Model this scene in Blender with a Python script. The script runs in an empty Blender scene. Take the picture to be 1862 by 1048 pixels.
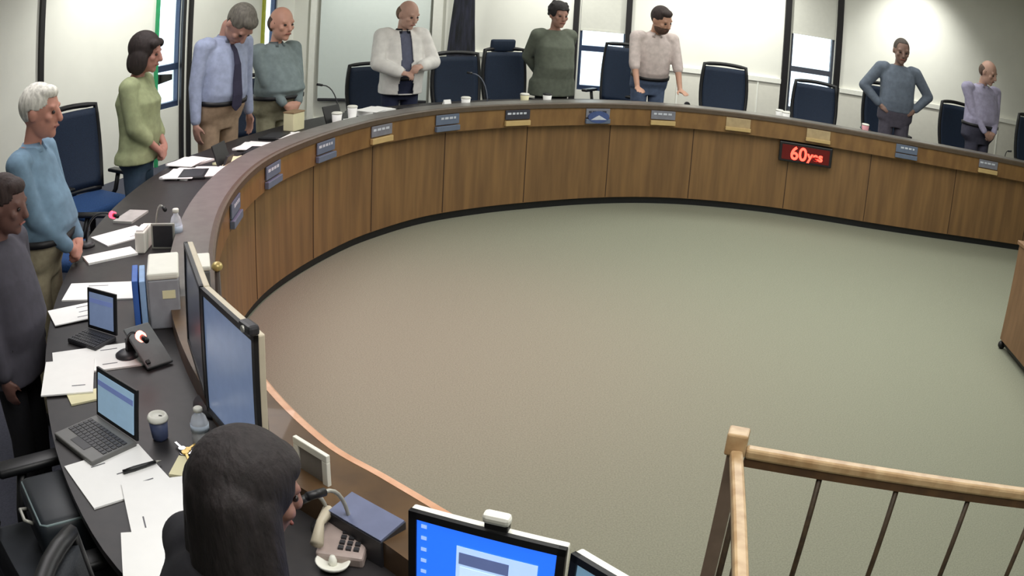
import bpy, bmesh, math, random
from mathutils import Vector, Matrix
random.seed(7)
PI = math.pi
scene = bpy.context.scene
COL = scene.collection

# ------------------------------------------------------------------ camera
F_PX, PITCH, ROLL, CAM_H, K3 = 1696.8, 0.3443, 0.059, 2.17, 0.2408
W_PX, H_PX = 1862.0, 1048.0
_f = Vector((0, math.cos(PITCH), -math.sin(PITCH)))
_u = Vector((0, math.sin(PITCH), math.cos(PITCH)))
_r = Vector((1, 0, 0))
CR = _r * math.cos(ROLL) + _u * math.sin(ROLL)
CU = -_r * math.sin(ROLL) + _u * math.cos(ROLL)
CF = _f
CAM = Vector((0, 0, CAM_H))
cd = bpy.data.cameras.new('camera')
cam = bpy.data.objects.new('camera', cd)
COL.objects.link(cam)
cam.matrix_world = Matrix(((CR.x, CU.x, -CF.x, 0), (CR.y, CU.y, -CF.y, 0), (CR.z, CU.z, -CF.z, CAM_H), (0, 0, 0, 1)))
cd.sensor_fit = 'HORIZONTAL'
cd.sensor_width = 36.0
cd.clip_start = 0.05
cd.type = 'PANO'                      # the wide security-camera lens of the photograph
_fm = F_PX * 36.0 / W_PX
_c = cd if hasattr(cd, 'fisheye_polynomial_k1') else cd.cycles
_c.panorama_type = 'FISHEYE_LENS_POLYNOMIAL'
_c.fisheye_fov = math.radians(170)
_c.fisheye_polynomial_k0 = 0.0
_c.fisheye_polynomial_k1 = -1.0 / _fm
_c.fisheye_polynomial_k2 = 0.0
_c.fisheye_polynomial_k3 = -K3 / _fm ** 3
_c.fisheye_polynomial_k4 = 0.0
scene.camera = cam

def ray(px, py):
    x = (px - W_PX / 2) / F_PX; y = -(py - H_PX / 2) / F_PX
    s = math.hypot(x, y); th = s + K3 * s ** 3
    k = math.sin(th) / max(s, 1e-9)
    return CR * (x * k) + CU * (y * k) + CF * math.cos(th)

def U(px, py, z):                     # the point of height z seen at a place of the photo
    d = ray(px, py)
    return CAM + d * ((z - CAM_H) / d.z)

def proj(P):
    q = Vector(P) - CAM
    x, y, z = q.dot(CR), q.dot(CU), q.dot(CF)
    n = math.hypot(x, y); th = math.atan2(n, z); s = th
    for _ in range(6): s = th - K3 * s ** 3
    m = s / max(n, 1e-9)
    return W_PX / 2 + F_PX * x * m, H_PX / 2 - F_PX * y * m

# ------------------------------------------------------------------ world, light, exposure
w = bpy.data.worlds.new('sky'); scene.world = w; w.use_nodes = True
bg = w.node_tree.nodes['Background']
bg.inputs[0].default_value = (0.80, 0.90, 1.0, 1); bg.inputs[1].default_value = 3.0
scene.view_settings.view_transform = 'Standard'
scene.view_settings.look = 'None'
scene.view_settings.exposure = 0.15
scene.view_settings.gamma = 1.0
scene.view_settings.use_curve_mapping = False

def area(name, loc, size, power, color=(1, 1, 1), rot=(0, 0, 0), sy=None):
    l = bpy.data.lights.new(name, 'AREA'); l.energy = power; l.color = color
    l.shape = 'RECTANGLE'; l.size = size; l.size_y = sy or size
    o = bpy.data.objects.new(name, l); o.location = loc; o.rotation_euler = rot; COL.objects.link(o)
    return o
def spot(name, loc, target, power, angle=80, blend=0.9, color=(1, 1, 1), rad=0.08):
    l = bpy.data.lights.new(name, 'SPOT'); l.energy = power; l.color = color
    l.spot_size = math.radians(angle); l.spot_blend = blend; l.shadow_soft_size = rad
    o = bpy.data.objects.new(name, l); o.location = loc; COL.objects.link(o)
    o.rotation_euler = (Vector(target) - Vector(loc)).to_track_quat('-Z', 'Y').to_euler()
    return o
area('ceiling_light_centre', (2.4, 5.6, 3.12), 4.0, 150, (1.0, 1.0, 0.96), sy=3.6)
area('ceiling_light_near', (0.6, 1.2, 3.12), 2.4, 62, (1.0, 0.98, 0.95), sy=1.6)
area('ceiling_light_left', (-2.2, 4.4, 3.12), 1.2, 58, (1.0, 0.97, 0.98), sy=3.4)
area('ceiling_light_rear', (2.4, 9.4, 3.12), 6.0, 62, (1.0, 1.0, 0.95), sy=0.8)
spot('pink_tint_spot', (-0.9, 4.9, 3.1), (-0.5, 4.9, 0), 185, 100, 1.0, (1.0, 0.40, 0.50), 0.25)  # added spot without a fixture, tints the carpet by the left desk pink
WASH = 1.6
for nm, l, t, p, a in (('a', (-3.05, 7.6, 3.05), (-3.95, 8.0, 1.75), 110, 104), ('b', (-2.75, 9.3, 3.05), (-3.5, 9.6, 1.9), 42, 100),
                       ('c', (-1.8, 10.2, 3.05), (-1.85, 11.3, 1.4), 70, 100), ('d', (0.35, 10.5, 3.05), (0.35, 11.3, 1.9), 80, 110),
                       ('e', (2.45, 10.4, 3.05), (2.5, 11.3, 1.75), 125, 112), ('f', (5.1, 10.3, 3.05), (5.25, 11.3, 1.45), 95, 92)):
    spot('wall_washer_' + nm, l, t, p * WASH, a, 1.0, (1.0, 1.0, 0.955), 0.1)

# ------------------------------------------------------------------ materials
def lin(c):
    return tuple(((v / 255) / 12.92 if v / 255 <= 0.04045 else ((v / 255 + 0.055) / 1.055) ** 2.4) for v in c)
MATS = {}
def mat(name, rgb, rough=0.6, metal=0.0, var=0.08, scale=20.0, bump=0.0, stretch=(1, 1, 1), emit=None, estr=1.0, rgb2=None, coat=0.0):
    if name in MATS: return MATS[name]
    m = bpy.data.materials.new(name); m.use_nodes = True; nt = m.node_tree; b = nt.nodes['Principled BSDF']
    c = lin(rgb)
    tc = nt.nodes.new('ShaderNodeTexCoord'); mp = nt.nodes.new('ShaderNodeMapping'); mp.inputs['Scale'].default_value = stretch
    nz = nt.nodes.new('ShaderNodeTexNoise'); nz.inputs['Scale'].default_value = scale; nz.inputs['Detail'].default_value = 4
    nt.links.new(tc.outputs['Object'], mp.inputs[0]); nt.links.new(mp.outputs[0], nz.inputs['Vector'])
    rp = nt.nodes.new('ShaderNodeValToRGB')
    c2 = lin(rgb2) if rgb2 else tuple(v * (1 - var) for v in c)
    c1 = c if rgb2 else tuple(min(1, v * (1 + var)) for v in c)
    rp.color_ramp.elements[0].position = 0.35; rp.color_ramp.elements[1].position = 0.65
    rp.color_ramp.elements[0].color = (*c2, 1); rp.color_ramp.elements[1].color = (*c1, 1)
    nt.links.new(nz.outputs[0], rp.inputs[0]); nt.links.new(rp.outputs[0], b.inputs['Base Color'])
    b.inputs['Roughness'].default_value = rough; b.inputs['Metallic'].default_value = metal
    if coat: b.inputs['Coat Weight'].default_value = coat
    if bump:
        bp = nt.nodes.new('ShaderNodeBump'); bp.inputs['Strength'].default_value = bump; bp.inputs['Distance'].default_value = 0.01
        nt.links.new(nz.outputs[0], bp.inputs['Height']); nt.links.new(bp.outputs[0], b.inputs['Normal'])
    if emit:
        b.inputs['Emission Color'].default_value = (*lin(emit), 1); b.inputs['Emission Strength'].default_value = estr
    MATS[name] = m
    return m
M_WALL = mat('painted_wall', (226, 226, 216), 0.9, var=0.02, scale=3, bump=0.02)
M_CARPET = mat('carpet', (138, 141, 123), 0.95, rgb2=(123, 125, 108), scale=130, bump=0.35)
M_PLAT = mat('platform_carpet', (70, 72, 84), 0.95, rgb2=(60, 62, 74), scale=110, bump=0.3)
M_CEIL = mat('ceiling_tile', (225, 224, 215), 0.95, var=0.03, scale=40)
M_TRIM = mat('black_trim', (22, 20, 22), 0.5)
M_WHITE = mat('white_trim', (232, 232, 222), 0.6, var=0.02)
M_WOOD = mat('walnut_panel', (134, 102, 64), 0.45, rgb2=(112, 84, 54), scale=5.0, stretch=(3.0, 3.0, 0.22), coat=0.15)
M_FASCIA = mat('walnut_fascia', (134, 102, 62), 0.4, rgb2=(114, 84, 52), scale=6.0, stretch=(2.0, 2.0, 0.6), coat=0.2)
M_LEDGE = mat('ledge_laminate', (116, 113, 108), 0.35, rgb2=(106, 102, 98), scale=14)
M_NOSE = mat('wood_nosing', (226, 180, 150), 0.35, rgb2=(206, 156, 124), scale=14, coat=0.3)
M_TOP = mat('desk_laminate', (44, 41, 42), 0.5, rgb2=(37, 35, 37), scale=24)
M_BLACK = mat('black_plastic', (20, 21, 24), 0.45, var=0.1)
M_DARK = mat('dark_plastic', (48, 48, 52), 0.45, var=0.08)
M_NAVY = mat('navy_mesh', (26, 44, 68), 0.75, rgb2=(20, 34, 54), scale=160, bump=0.2)
M_NAVYSEAT = mat('blue_seat_fabric', (44, 84, 138), 0.85, rgb2=(34, 68, 118), scale=120, bump=0.2)
M_PAPER = mat('white_paper', (250, 250, 248), 0.8, var=0.01)
M_CREAM = mat('cream_paper', (232, 226, 186), 0.8, var=0.02)
M_INK = mat('ink', (110, 110, 116), 0.8)
M_SILVER = mat('silver_plastic', (168, 168, 160), 0.4, metal=0.2, var=0.04)
M_BEIGE = mat('beige_bezel', (200, 190, 168), 0.45, var=0.03)
M_CHROME = mat('chrome', (190, 190, 192), 0.25, metal=0.9, var=0.03)
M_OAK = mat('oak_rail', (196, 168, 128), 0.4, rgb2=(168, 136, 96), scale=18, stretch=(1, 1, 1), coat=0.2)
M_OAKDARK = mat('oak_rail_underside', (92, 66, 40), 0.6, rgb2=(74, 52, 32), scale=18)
M_IRON = mat('bronze_baluster', (74, 60, 42), 0.5, metal=0.3, rgb2=(54, 44, 32), scale=30)
M_GLASS = bpy.data.materials.new('window_glass'); M_GLASS.use_nodes = True
_g = M_GLASS.node_tree; _g.nodes.clear()
_o = _g.nodes.new('ShaderNodeOutputMaterial'); _t = _g.nodes.new('ShaderNodeBsdfTransparent'); _gl = _g.nodes.new('ShaderNodeBsdfGlossy'); _mx = _g.nodes.new('ShaderNodeMixShader')
_t.inputs[0].default_value = (0.93, 0.97, 0.97, 1); _gl.inputs['Roughness'].default_value = 0.03; _mx.inputs[0].default_value = 0.06
_g.links.new(_t.outputs[0], _mx.inputs[1]); _g.links.new(_gl.outputs[0], _mx.inputs[2]); _g.links.new(_mx.outputs[0], _o.inputs[0])
M_BOTTLE = bpy.data.materials.new('clear_bottle_plastic'); M_BOTTLE.use_nodes = True
_b = M_BOTTLE.node_tree.nodes['Principled BSDF']; _b.inputs['Base Color'].default_value = (0.92, 0.95, 1.0, 1); _b.inputs['Roughness'].default_value = 0.12
_b.inputs['Transmission Weight'].default_value = 0.55; _b.inputs['IOR'].default_value = 1.3
M_PANELPOD = mat('podium_wood', (128, 98, 70), 0.5, rgb2=(112, 84, 58), scale=8, stretch=(2, 2, 0.3))

# ------------------------------------------------------------------ helpers
def tag(o, label=None, cat=None, group=None, kind=None):
    if label: o['label'] = label
    if cat: o['category'] = cat
    if group: o['group'] = group
    if kind: o['kind'] = kind
    return o
def obj(name, bm, m, parent=None, smooth=False, label=None):
    me = bpy.data.meshes.new(name)
    bmesh.ops.recalc_face_normals(bm, faces=bm.faces)
    bm.to_mesh(me); bm.free()
    if smooth:
        for p in me.polygons: p.use_smooth = True
    if m: me.materials.append(m)
    o = bpy.data.objects.new(name, me); COL.objects.link(o)
    if parent: o.parent = parent
    if label: o['label'] = label
    return o
def thing(name, label, cat, loc=(0, 0, 0), rz=0.0, group=None):
    o = bpy.data.objects.new(name, None); COL.objects.link(o)
    o.location = loc; o.rotation_euler = (0, 0, rz); o.empty_display_size = 0.1
    return tag(o, label, cat, group)
def struct(name, bm, m, smooth=False):
    return tag(obj(name, bm, m, None, smooth), kind='structure')
def copy_tree(o, parent=None):
    c = o.copy(); COL.objects.link(c)
    if parent: c.parent = parent
    for ch in list(o.children): copy_tree(ch, c)
    return c
def box(bm, c, s, rot=None, bev=0.0):
    r = bmesh.ops.create_cube(bm, size=1.0); vs = r['verts']
    for v in vs: v.co = Vector((v.co.x * s[0], v.co.y * s[1], v.co.z * s[2]))
    if bev:
        es = list({e for v in vs for e in v.link_edges})
        rb = bmesh.ops.bevel(bm, geom=es, offset=bev, segments=2, affect='EDGES', profile=0.5)
        vs = list({v for f in rb['faces'] for v in f.verts} | {v for v in vs if v.is_valid})
    for v in vs:
        p = v.co.copy()
        if rot is not None: p = rot @ p
        v.co = p + Vector(c)
    return vs
def tube(bm, pts, rad, n=10, caps=True):
    pts = [Vector(p) for p in pts]
    rads = rad if isinstance(rad, (list, tuple)) else [rad] * len(pts)
    rings = []; prev = None
    for i, p in enumerate(pts):
        d = (pts[min(i + 1, len(pts) - 1)] - pts[max(i - 1, 0)]).normalized()
        if prev is None:
            a = Vector((0, 0, 1)) if abs(d.z) < 0.9 else Vector((1, 0, 0))
            x = d.cross(a).normalized()
        else:
            x = (prev - d * prev.dot(d)).normalized()
        y = d.cross(x); prev = x
        rings.append([bm.verts.new(p + (x * math.cos(2 * PI * k / n) + y * math.sin(2 * PI * k / n)) * rads[i]) for k in range(n)])
    for a, b in zip(rings[:-1], rings[1:]):
        for k in range(n): bm.faces.new((a[k], a[(k + 1) % n], b[(k + 1) % n], b[k]))
    if caps:
        bm.faces.new(rings[0][::-1]); bm.faces.new(rings[-1])
def lathe(bm, prof, n=20, c=(0, 0, 0)):
    c = Vector(c); rings = []
    for r, z in prof:
        rings.append([bm.verts.new(c + Vector((max(r, 1e-4) * math.cos(2 * PI * k / n), max(r, 1e-4) * math.sin(2 * PI * k / n), z))) for k in range(n)])
    for a, b in zip(rings[:-1], rings[1:]):
        for k in range(n): bm.faces.new((a[k], a[(k + 1) % n], b[(k + 1) % n], b[k]))
    bm.faces.new(rings[0][::-1]); bm.faces.new(rings[-1])
def capsule(bm, p0, p1, r0, r1, n=14):
    p0, p1 = Vector(p0), Vector(p1); d = (p1 - p0); L = max(d.length, 1e-5); d = d / L
    pts, rs = [], []
    for k in range(5):
        a = PI / 2 * (1 - k / 5); pts.append(p0 - d * r0 * math.sin(a)); rs.append(max(r0 * math.cos(a), 0.0008))
    pts.append(p0); rs.append(r0); pts.append(p1); rs.append(r1)
    for k in range(1, 6):
        a = PI / 2 * k / 5; pts.append(p1 + d * r1 * math.sin(a)); rs.append(max(r1 * math.cos(a), 0.0008))
    tube(bm, pts, rs, n)
def ellip(bm, c, r, rot=None, n=16):
    g = bmesh.ops.create_uvsphere(bm, u_segments=n, v_segments=max(8, n * 2 // 3), radius=1.0)
    for v in g['verts']:
        p = Vector((v.co.x * r[0], v.co.y * r[1], v.co.z * r[2]))
        if rot is not None: p = rot @ p
        v.co = p + Vector(c)
def loft(bm, secs, n=28, xf=None, p=2.4):
    # secs: (z, half width, half depth, y offset)
    rings = []
    for z, a, b, y0 in secs:
        ring = []
        for k in range(n):
            t = 2 * PI * k / n; ct, st = math.cos(t), math.sin(t)
            q = Vector((a * math.copysign(abs(ct) ** (2 / p), ct), y0 + b * math.copysign(abs(st) ** (2 / p), st), z))
            ring.append(bm.verts.new(xf(q) if xf else q))
        rings.append(ring)
    for a, b in zip(rings[:-1], rings[1:]):
        for k in range(n): bm.faces.new((a[k], a[(k + 1) % n], b[(k + 1) % n], b[k]))
    bm.faces.new(rings[0][::-1]); bm.faces.new(rings[-1])
def remesh(name, bm, m, voxel, parent, smooth_it=4, label=None, fac=0.5):
    me = bpy.data.meshes.new('tmp'); bmesh.ops.recalc_face_normals(bm, faces=bm.faces); bm.to_mesh(me); bm.free()
    t = bpy.data.objects.new('tmp', me); COL.objects.link(t)
    md = t.modifiers.new('r', 'REMESH'); md.mode = 'VOXEL'; md.voxel_size = voxel; md.use_smooth_shade = True
    if smooth_it:
        sm = t.modifiers.new('s', 'SMOOTH'); sm.factor = fac; sm.iterations = smooth_it
    dg = bpy.context.evaluated_depsgraph_get(); dg.update()
    nm = bpy.data.meshes.new_from_object(t.evaluated_get(dg)); nm.name = name
    bpy.data.objects.remove(t); bpy.data.meshes.remove(me)
    nm.materials.clear(); nm.materials.append(m)
    for p in nm.polygons: p.use_smooth = True
    o = bpy.data.objects.new(name, nm); COL.objects.link(o)
    if parent: o.parent = parent
    if label: o['label'] = label
    return o

# ------------------------------------------------------------------ the desk's front line (plan)
CP = [(0.30, 1.36), (0.08, 1.55), (-0.13, 1.75), (-0.28, 1.88), (-0.46, 2.03), (-0.72, 2.36), (-1.0, 2.84), (-1.24, 3.41), (-1.45, 4.16), (-1.55, 4.85), (-1.55, 5.43), (-1.44, 6.0),
      (-1.24, 6.60), (-1.04, 7.0), (-0.72, 7.46), (-0.29, 7.84), (0.17, 8.14), (0.68, 8.42), (1.22, 8.62), (1.78, 8.70), (2.46, 8.66), (3.03, 8.54), (3.62, 8.40), (4.3, 8.29), (5.0, 8.22), (5.7, 8.15), (6.6, 8.05)]
def catmull(P, per=6):
    P = [Vector((x, y)) for x, y in P]; out = []
    for i in range(len(P) - 1):
        a = P[max(i - 1, 0)]; b = P[i]; c = P[i + 1]; d = P[min(i + 2, len(P) - 1)]
        for k in range(per):
            t = k / per
            out.append(0.5 * ((2 * b) + (c - a) * t + (2 * a - 5 * b + 4 * c - d) * t * t + (3 * b - a - 3 * c + d) * t ** 3))
    out.append(P[-1]); return out
CURVE = catmull(CP)
NRM = []
for i in range(len(CURVE)):
    d = (CURVE[min(i + 2, len(CURVE) - 1)] - CURVE[max(i - 2, 0)]).normalized()
    NRM.append(Vector((-d.y, d.x)))     # outward: away from the pit
if (CURVE[80] + NRM[80] - Vector((1.8, 5.5))).length < (CURVE[80] - Vector((1.8, 5.5))).length: NRM = [-n for n in NRM]
def off(i, d): return CURVE[i] + NRM[i] * d
def along_px(px, d, z):                 # point at distance d behind the front line that stands over photo column px
    best = min(range(len(CURVE)), key=lambda i: abs(proj((*off(i, d), z))[0] - px) if CURVE[i].y > 3.6 else 1e9)
    a = max(best - 1, 0); b = min(best + 1, len(CURVE) - 1)
    fa, fb = proj((*off(a, d), z))[0], proj((*off(b, d), z))[0]
    t = (px - fa) / (fb - fa) if abs(fb - fa) > 1e-6 else 0.5
    p = off(a, d).lerp(off(b, d), max(0, min(1, t))); n = NRM[best]
    return Vector((p.x, p.y, z)), n
def strip(bm, prof, i0=0, i1=None):     # sweep a closed (distance, z) profile along the front line
    i1 = len(CURVE) - 1 if i1 is None else i1
    rings = []
    for i in range(i0, i1 + 1):
        rings.append([bm.verts.new((*off(i, d), z)) for d, z in prof])
    n = len(prof)
    for a, b in zip(rings[:-1], rings[1:]):
        for k in range(n): bm.faces.new((a[k], a[(k + 1) % n], b[(k + 1) % n], b[k]))
    bm.faces.new(rings[0][::-1]); bm.faces.new(rings[-1])
def rect(d0, d1, z0, z1): return [(d0, z0), (d1, z0), (d1, z1), (d0, z1)]
PLAT = 0.15; WORK = 0.93; LEDGE = 1.0

# ------------------------------------------------------------------ the room
ROOM = [(-6.0, -2.2), (8.6, -2.2), (8.6, 11.3), (-2.95, 11.3), (-6.0, 2.6)]
CEIL = 3.2
bm = bmesh.new(); vs = [bm.verts.new((x, y, 0)) for x, y in ROOM]; bm.faces.new(vs); vs2 = [bm.verts.new((x, y, -0.1)) for x, y in ROOM]; bm.faces.new(vs2[::-1])
struct('floor', bm, M_CARPET)
bm = bmesh.new(); vs = [bm.verts.new((x, y, CEIL)) for x, y in ROOM]; bm.faces.new(vs); vs2 = [bm.verts.new((x, y, CEIL + 0.1)) for x, y in ROOM]; bm.faces.new(vs2[::-1])
struct('ceiling', bm, M_CEIL)
# raised platform behind the desk, clipped to the room
def room_hit(p, d):
    best = 50.0
    for k in range(len(ROOM)):
        a = Vector(ROOM[k]); b = Vector(ROOM[(k + 1) % len(ROOM)]); e = b - a
        den = d.x * e.y - d.y * e.x
        if abs(den) < 1e-9: continue
        t = ((a.x - p.x) * e.y - (a.y - p.y) * e.x) / den; s = ((a.x - p.x) * d.y - (a.y - p.y) * d.x) / den
        if t > 0 and -0.001 <= s <= 1.001: best = min(best, t)
    return best
bm = bmesh.new(); top_in, top_out = [], []
CTR = Vector((1.7, 5.0))
for i in range(0, len(CURVE), 2):
    p = off(i, 0.12); d = (p - CTR).normalized(); q = p + d * room_hit(p, d)
    top_in.append((p, q))
cols = [[bm.verts.new((*p, 0.0)), bm.verts.new((*p, PLAT)), bm.verts.new((*q, PLAT)), bm.verts.new((*q, 0.0))] for p, q in top_in]
for a, b in zip(cols[:-1], cols[1:]):
    for k in range(4): bm.faces.new((a[k], a[(k + 1) % 4], b[(k + 1) % 4], b[k]))
bm.faces.new(cols[0][::-1]); bm.faces.new(cols[-1])
struct('floor_platform', bm, M_PLAT)

def wall_panel(name, a, b, spans, z0=0.0, z1=CEIL, thick=0.12, m=M_WALL):
    """wall from a to b (plan) with openings spans=[(t0,t1,zlo,zhi)] in metres along it; solid outwards"""
    a, b = Vector(a), Vector(b); L = (b - a).length; d = (b - a) / L; n = Vector((d.y, -d.x))
    c = Vector((1.7, 4.5))
    if (a + n - c).length < (a - c).length: n = -n
    bm = bmesh.new()
    def piece(t0, t1, lo, hi):
        if t1 - t0 < 1e-4 or hi - lo < 1e-4: return
        q = [a + d * t0, a + d * t1, a + d * t1 + n * thick, a + d * t0 + n * thick]
        lo_ = [bm.verts.new((*p, lo)) for p in q]; hi_ = [bm.verts.new((*p, hi)) for p in q]
        bm.faces.new(lo_[::-1]); bm.faces.new(hi_)
        for k in range(4): bm.faces.new((lo_[k], lo_[(k + 1) % 4], hi_[(k + 1) % 4], hi_[k]))
    t = 0
    for (s0, s1, lo, hi) in sorted(spans):
        piece(t, s0, z0, z1); piece(s0, s1, z0, lo); piece(s0, s1, hi, z1); t = s1
    piece(t, L, z0, z1)
    struct(name, bm, m)
    return a, d, n
def hit_wall(px, py, a, d):              # where the sight line of (px,py) meets the vertical plane of a wall
    r = ray(px, py); nx = Vector((-d.y, d.x))
    t = (Vector((a.x, a.y)) - Vector((0, 0))).dot(nx) / Vector((r.x, r.y)).dot(nx)
    P = CAM + r * t
    return (Vector((P.x, P.y)) - a).dot(d), P.z
BA, BD = Vector((-2.95, 11.3)), Vector((1, 0))
LA, LB = Vector((-6.0, 2.6)), Vector((-2.95, 11.3)); LD = (LB - LA).normalized()
w2a = hit_wall(1052, 100, BA, BD)[0]; w2b = hit_wall(1138, 100, BA, BD)[0]
w3a = hit_wall(1437, 100, BA, BD)[0]; w3b = hit_wall(1517, 100, BA, BD)[0]
w1a = hit_wall(286, 100, LA, LD)[0]; w1b = hit_wall(328, 100, LA, LD)[0]
w4a = hit_wall(480, 60, LA, LD)[0]; w4b = hit_wall(502, 60, LA, LD)[0]
wall_panel('wall_back', (-2.95, 11.3), (8.6, 11.3), [(w2a, w2b, 0.75, 2.6), (w3a, w3b, 0.75, 2.6)])
wall_panel('wall_left', (-6.0, 2.6), (-2.95, 11.3), [(w1a, w1b, 0.75, 2.6), (w4a, w4b, 0.75, 2.6)])
wall_panel('wall_left_near', (-6.0, -2.2), (-6.0, 2.6), [])
wall_panel('wall_right', (8.6, 11.3), (8.6, -2.2), [])
wall_panel('wall_rear', (8.6, -2.2), (-6.0, -2.2), [])
def wbox(bm, a, d, t0, t1, z0, z1, o0, o1):
    """box on a wall: t along it, o = distance from the wall plane into the room (negative: into the wall)"""
    n = Vector((d.y, -d.x))
    if (a + d * 3 + n - CTR).length > (a + d * 3 - CTR).length: n = -n
    q = [a + d * t0 + n * o0, a + d * t1 + n * o0, a + d * t1 + n * o1, a + d * t0 + n * o1]
    lo = [bm.verts.new((*p, z0)) for p in q]; hi = [bm.verts.new((*p, z1)) for p in q]
    bm.faces.new(lo[::-1]); bm.faces.new(hi)
    for k in range(4): bm.faces.new((lo[k], lo[(k + 1) % 4], hi[(k + 1) % 4], hi[k]))
M_SHADE = mat('roller_shade', (206, 206, 196), 0.9, var=0.02)
M_FRAMEBLUE = mat('dark_blue_frame', (34, 50, 78), 0.5)
M_FRAMEGREEN = mat('green_frame_edge', (40, 150, 96), 0.5)
def window(n, a, d, t0, t1, pyshade, pybar, px, trims=(True, True), framem=M_FRAMEBLUE, barz=None):
    zs = hit_wall(px, pyshade, a, d)[1]; zb = hit_wall(px, pybar, a, d)[1]
    bm = bmesh.new()
    fw = 0.035 if n != 1 else 0.02
    for (x0, x1, z0, z1) in ((t0, t0 + fw, 0.75, 2.6), (t1 - fw, t1, 0.75, 2.6), (t0 + fw, t1 - fw, 0.75, 0.75 + 0.06), (t0 + fw, t1 - fw, 2.54, 2.6), (t0 + fw, t1 - fw, zb - 0.035, zb + 0.035)):
        wbox(bm, a, d, x0, x1, z0, z1, -0.08, -0.02)
    w_ = struct('window_%d' % n, bm, framem)
    bm = bmesh.new(); wbox(bm, a, d, t0 + fw, t1 - fw, 0.81, 2.54, -0.055, -0.045)
    obj('pane', bm, M_GLASS, w_)
    if zs is not None and pyshade > 0:
        bm = bmesh.new(); wbox(bm, a, d, t0 + 0.005, t1 - 0.005, zs, 2.59, -0.015, -0.008); wbox(bm, a, d, t0 + 0.005, t1 - 0.005, zs, zs + 0.025, -0.02, -0.003)
        obj('roller_shade', bm, M_SHADE, w_)
window(2, BA, BD, w2a, w2b, 58, 90, 1090)
window(3, BA, BD, w3a, w3b, 66, 130, 1475, framem=mat('grey_frame', (70, 74, 84), 0.5))
window(1, LA, LD, w1a, w1b, -10, 124, 305, framem=M_FRAMEBLUE)
window(4, LA, LD, w4a, w4b, -10, 200, 490)
tn = 0
def trim(a, d, t0, t1, z0, z1, m, o0=0.0, o1=0.035):
    global tn; tn += 1
    bm = bmesh.new(); wbox(bm, a, d, t0, t1, z0, z1, o0, o1); return struct('trim_%d' % tn, bm, m)
for px, py, wd, (a, d) in ((1046, 60, 0.07, (BA, BD)), (1143, 40, 0.07, (BA, BD)), (1431, 60, 0.085, (BA, BD)), (1526, 60, 0.085, (BA, BD)), (74, 60, 0.06, (LA, LD)), (331, 60, 0.05, (LA, LD)), (344, 60, 0.05, (LA, LD)), (565, 120, 0.10, (LA, LD))):
    t = hit_wall(px, py, a, d)[0]
    trim(a, d, t - wd / 2, t + wd / 2, PLAT, CEIL - 0.005, M_TRIM if px != 565 else mat('brown_door_edge', (70, 46, 36), 0.6))
t = hit_wall(284, 60, LA, LD)[0]; trim(LA, LD, t - 0.02, t + 0.015, PLAT, CEIL - 0.005, M_FRAMEGREEN)
t = hit_wall(476, 60, LA, LD)[0]; trim(LA, LD, t - 0.02, t + 0.02, PLAT, CEIL - 0.005, mat('olive_frame_edge', (170, 176, 60), 0.5))
# chair rail with a low light cover under it, in the stretches between the black trims
t2 = hit_wall(1143, 60, BA, BD)[0]; t3 = hit_wall(1431, 60, BA, BD)[0]; t4 = hit_wall(1526, 60, BA, BD)[0]; t1_ = hit_wall(1046, 60, BA, BD)[0]; t0_ = hit_wall(862, 60, BA, BD)[0]
M_COVER = mat('wainscot_paint', (214, 212, 200), 0.8, var=0.02)
for (s0, s1) in ((t0_, t1_ - 0.04), (t2 + 0.04, t3 - 0.05), (t4 + 0.05, 10.9)):
    trim(BA, BD, s0, s1, 1.10, 1.16, M_WHITE, 0.0, 0.05)
    trim(BA, BD, s0, s1, PLAT, 1.10, M_COVER, 0.0, 0.03)
    k = 0.6
    while s0 + k < s1 - 0.2:
        trim(BA, BD, s0 + k, s0 + k + 0.02, PLAT, 1.10, M_WHITE, 0.03, 0.04); k += 1.05
trim(BA, BD, 0.0, 2.2, PLAT, PLAT + 0.1, M_WHITE, 0, 0.02)
# columns of pale trim beside the projection screen
for px, wd in ((570, 0.08), (795, 0.12), (828, 0.05)):
    t = max(hit_wall(px, 60, BA, BD)[0], 0.06)
    trim(BA, BD, t - wd / 2, t + wd / 2, PLAT, CEIL - 0.005, M_WHITE, 0.0, 0.05)
# outdoors: pale ground and a low blue-grey wall seen through the panes
bm = bmesh.new(); box(bm, (0, 24, -0.55), (60, 24.6, 0.1)); struct('outdoor_ground', bm, mat('snowy_ground', (225, 228, 232), 0.9))
bm = bmesh.new(); box(bm, (-16, 8, -0.55), (14, 30, 0.1)); struct('outdoor_ground_side', bm, mat('snowy_ground', (225, 228, 232), 0.9))

# ------------------------------------------------------------------ the ring desk
desk = thing('council_desk', 'long curved walnut council desk with grey top ringing the carpet', 'desk')
bm = bmesh.new(); strip(bm, rect(0.07, 0.10, 0.07, 0.79)); obj('front_panel', bm, M_WOOD, desk)
bm = bmesh.new(); strip(bm, rect(0.10, 0.118, 0.0, 0.07)); obj('kick_board', bm, M_BLACK, desk, label='black recessed kick board')
bm = bmesh.new(); strip(bm, rect(0.0, 0.10, 0.79, 0.975)); obj('fascia', bm, M_FASCIA, desk, label='lighter overhanging wood fascia')
NEAR = 38                                # the near stretch of the ledge is faced with wood, the rest with grey laminate
M_LEDGEW = mat('ledge_wood', (96, 72, 46), 0.4, rgb2=(78, 58, 38), scale=9, coat=0.15)
for nm, i0, i1, m_, lab in (('ledge_near', 0, NEAR, M_LEDGEW, 'brown wood ledge'), ('ledge', NEAR, None, M_LEDGE, 'grey laminate ledge')):
    bm = bmesh.new(); strip(bm, rect(0.016, 0.19, 0.955, LEDGE), i0, i1); strip(bm, rect(0.165, 0.19, WORK, 0.955), i0, i1); obj('ledge', bm, m_, desk, label=lab)
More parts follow.
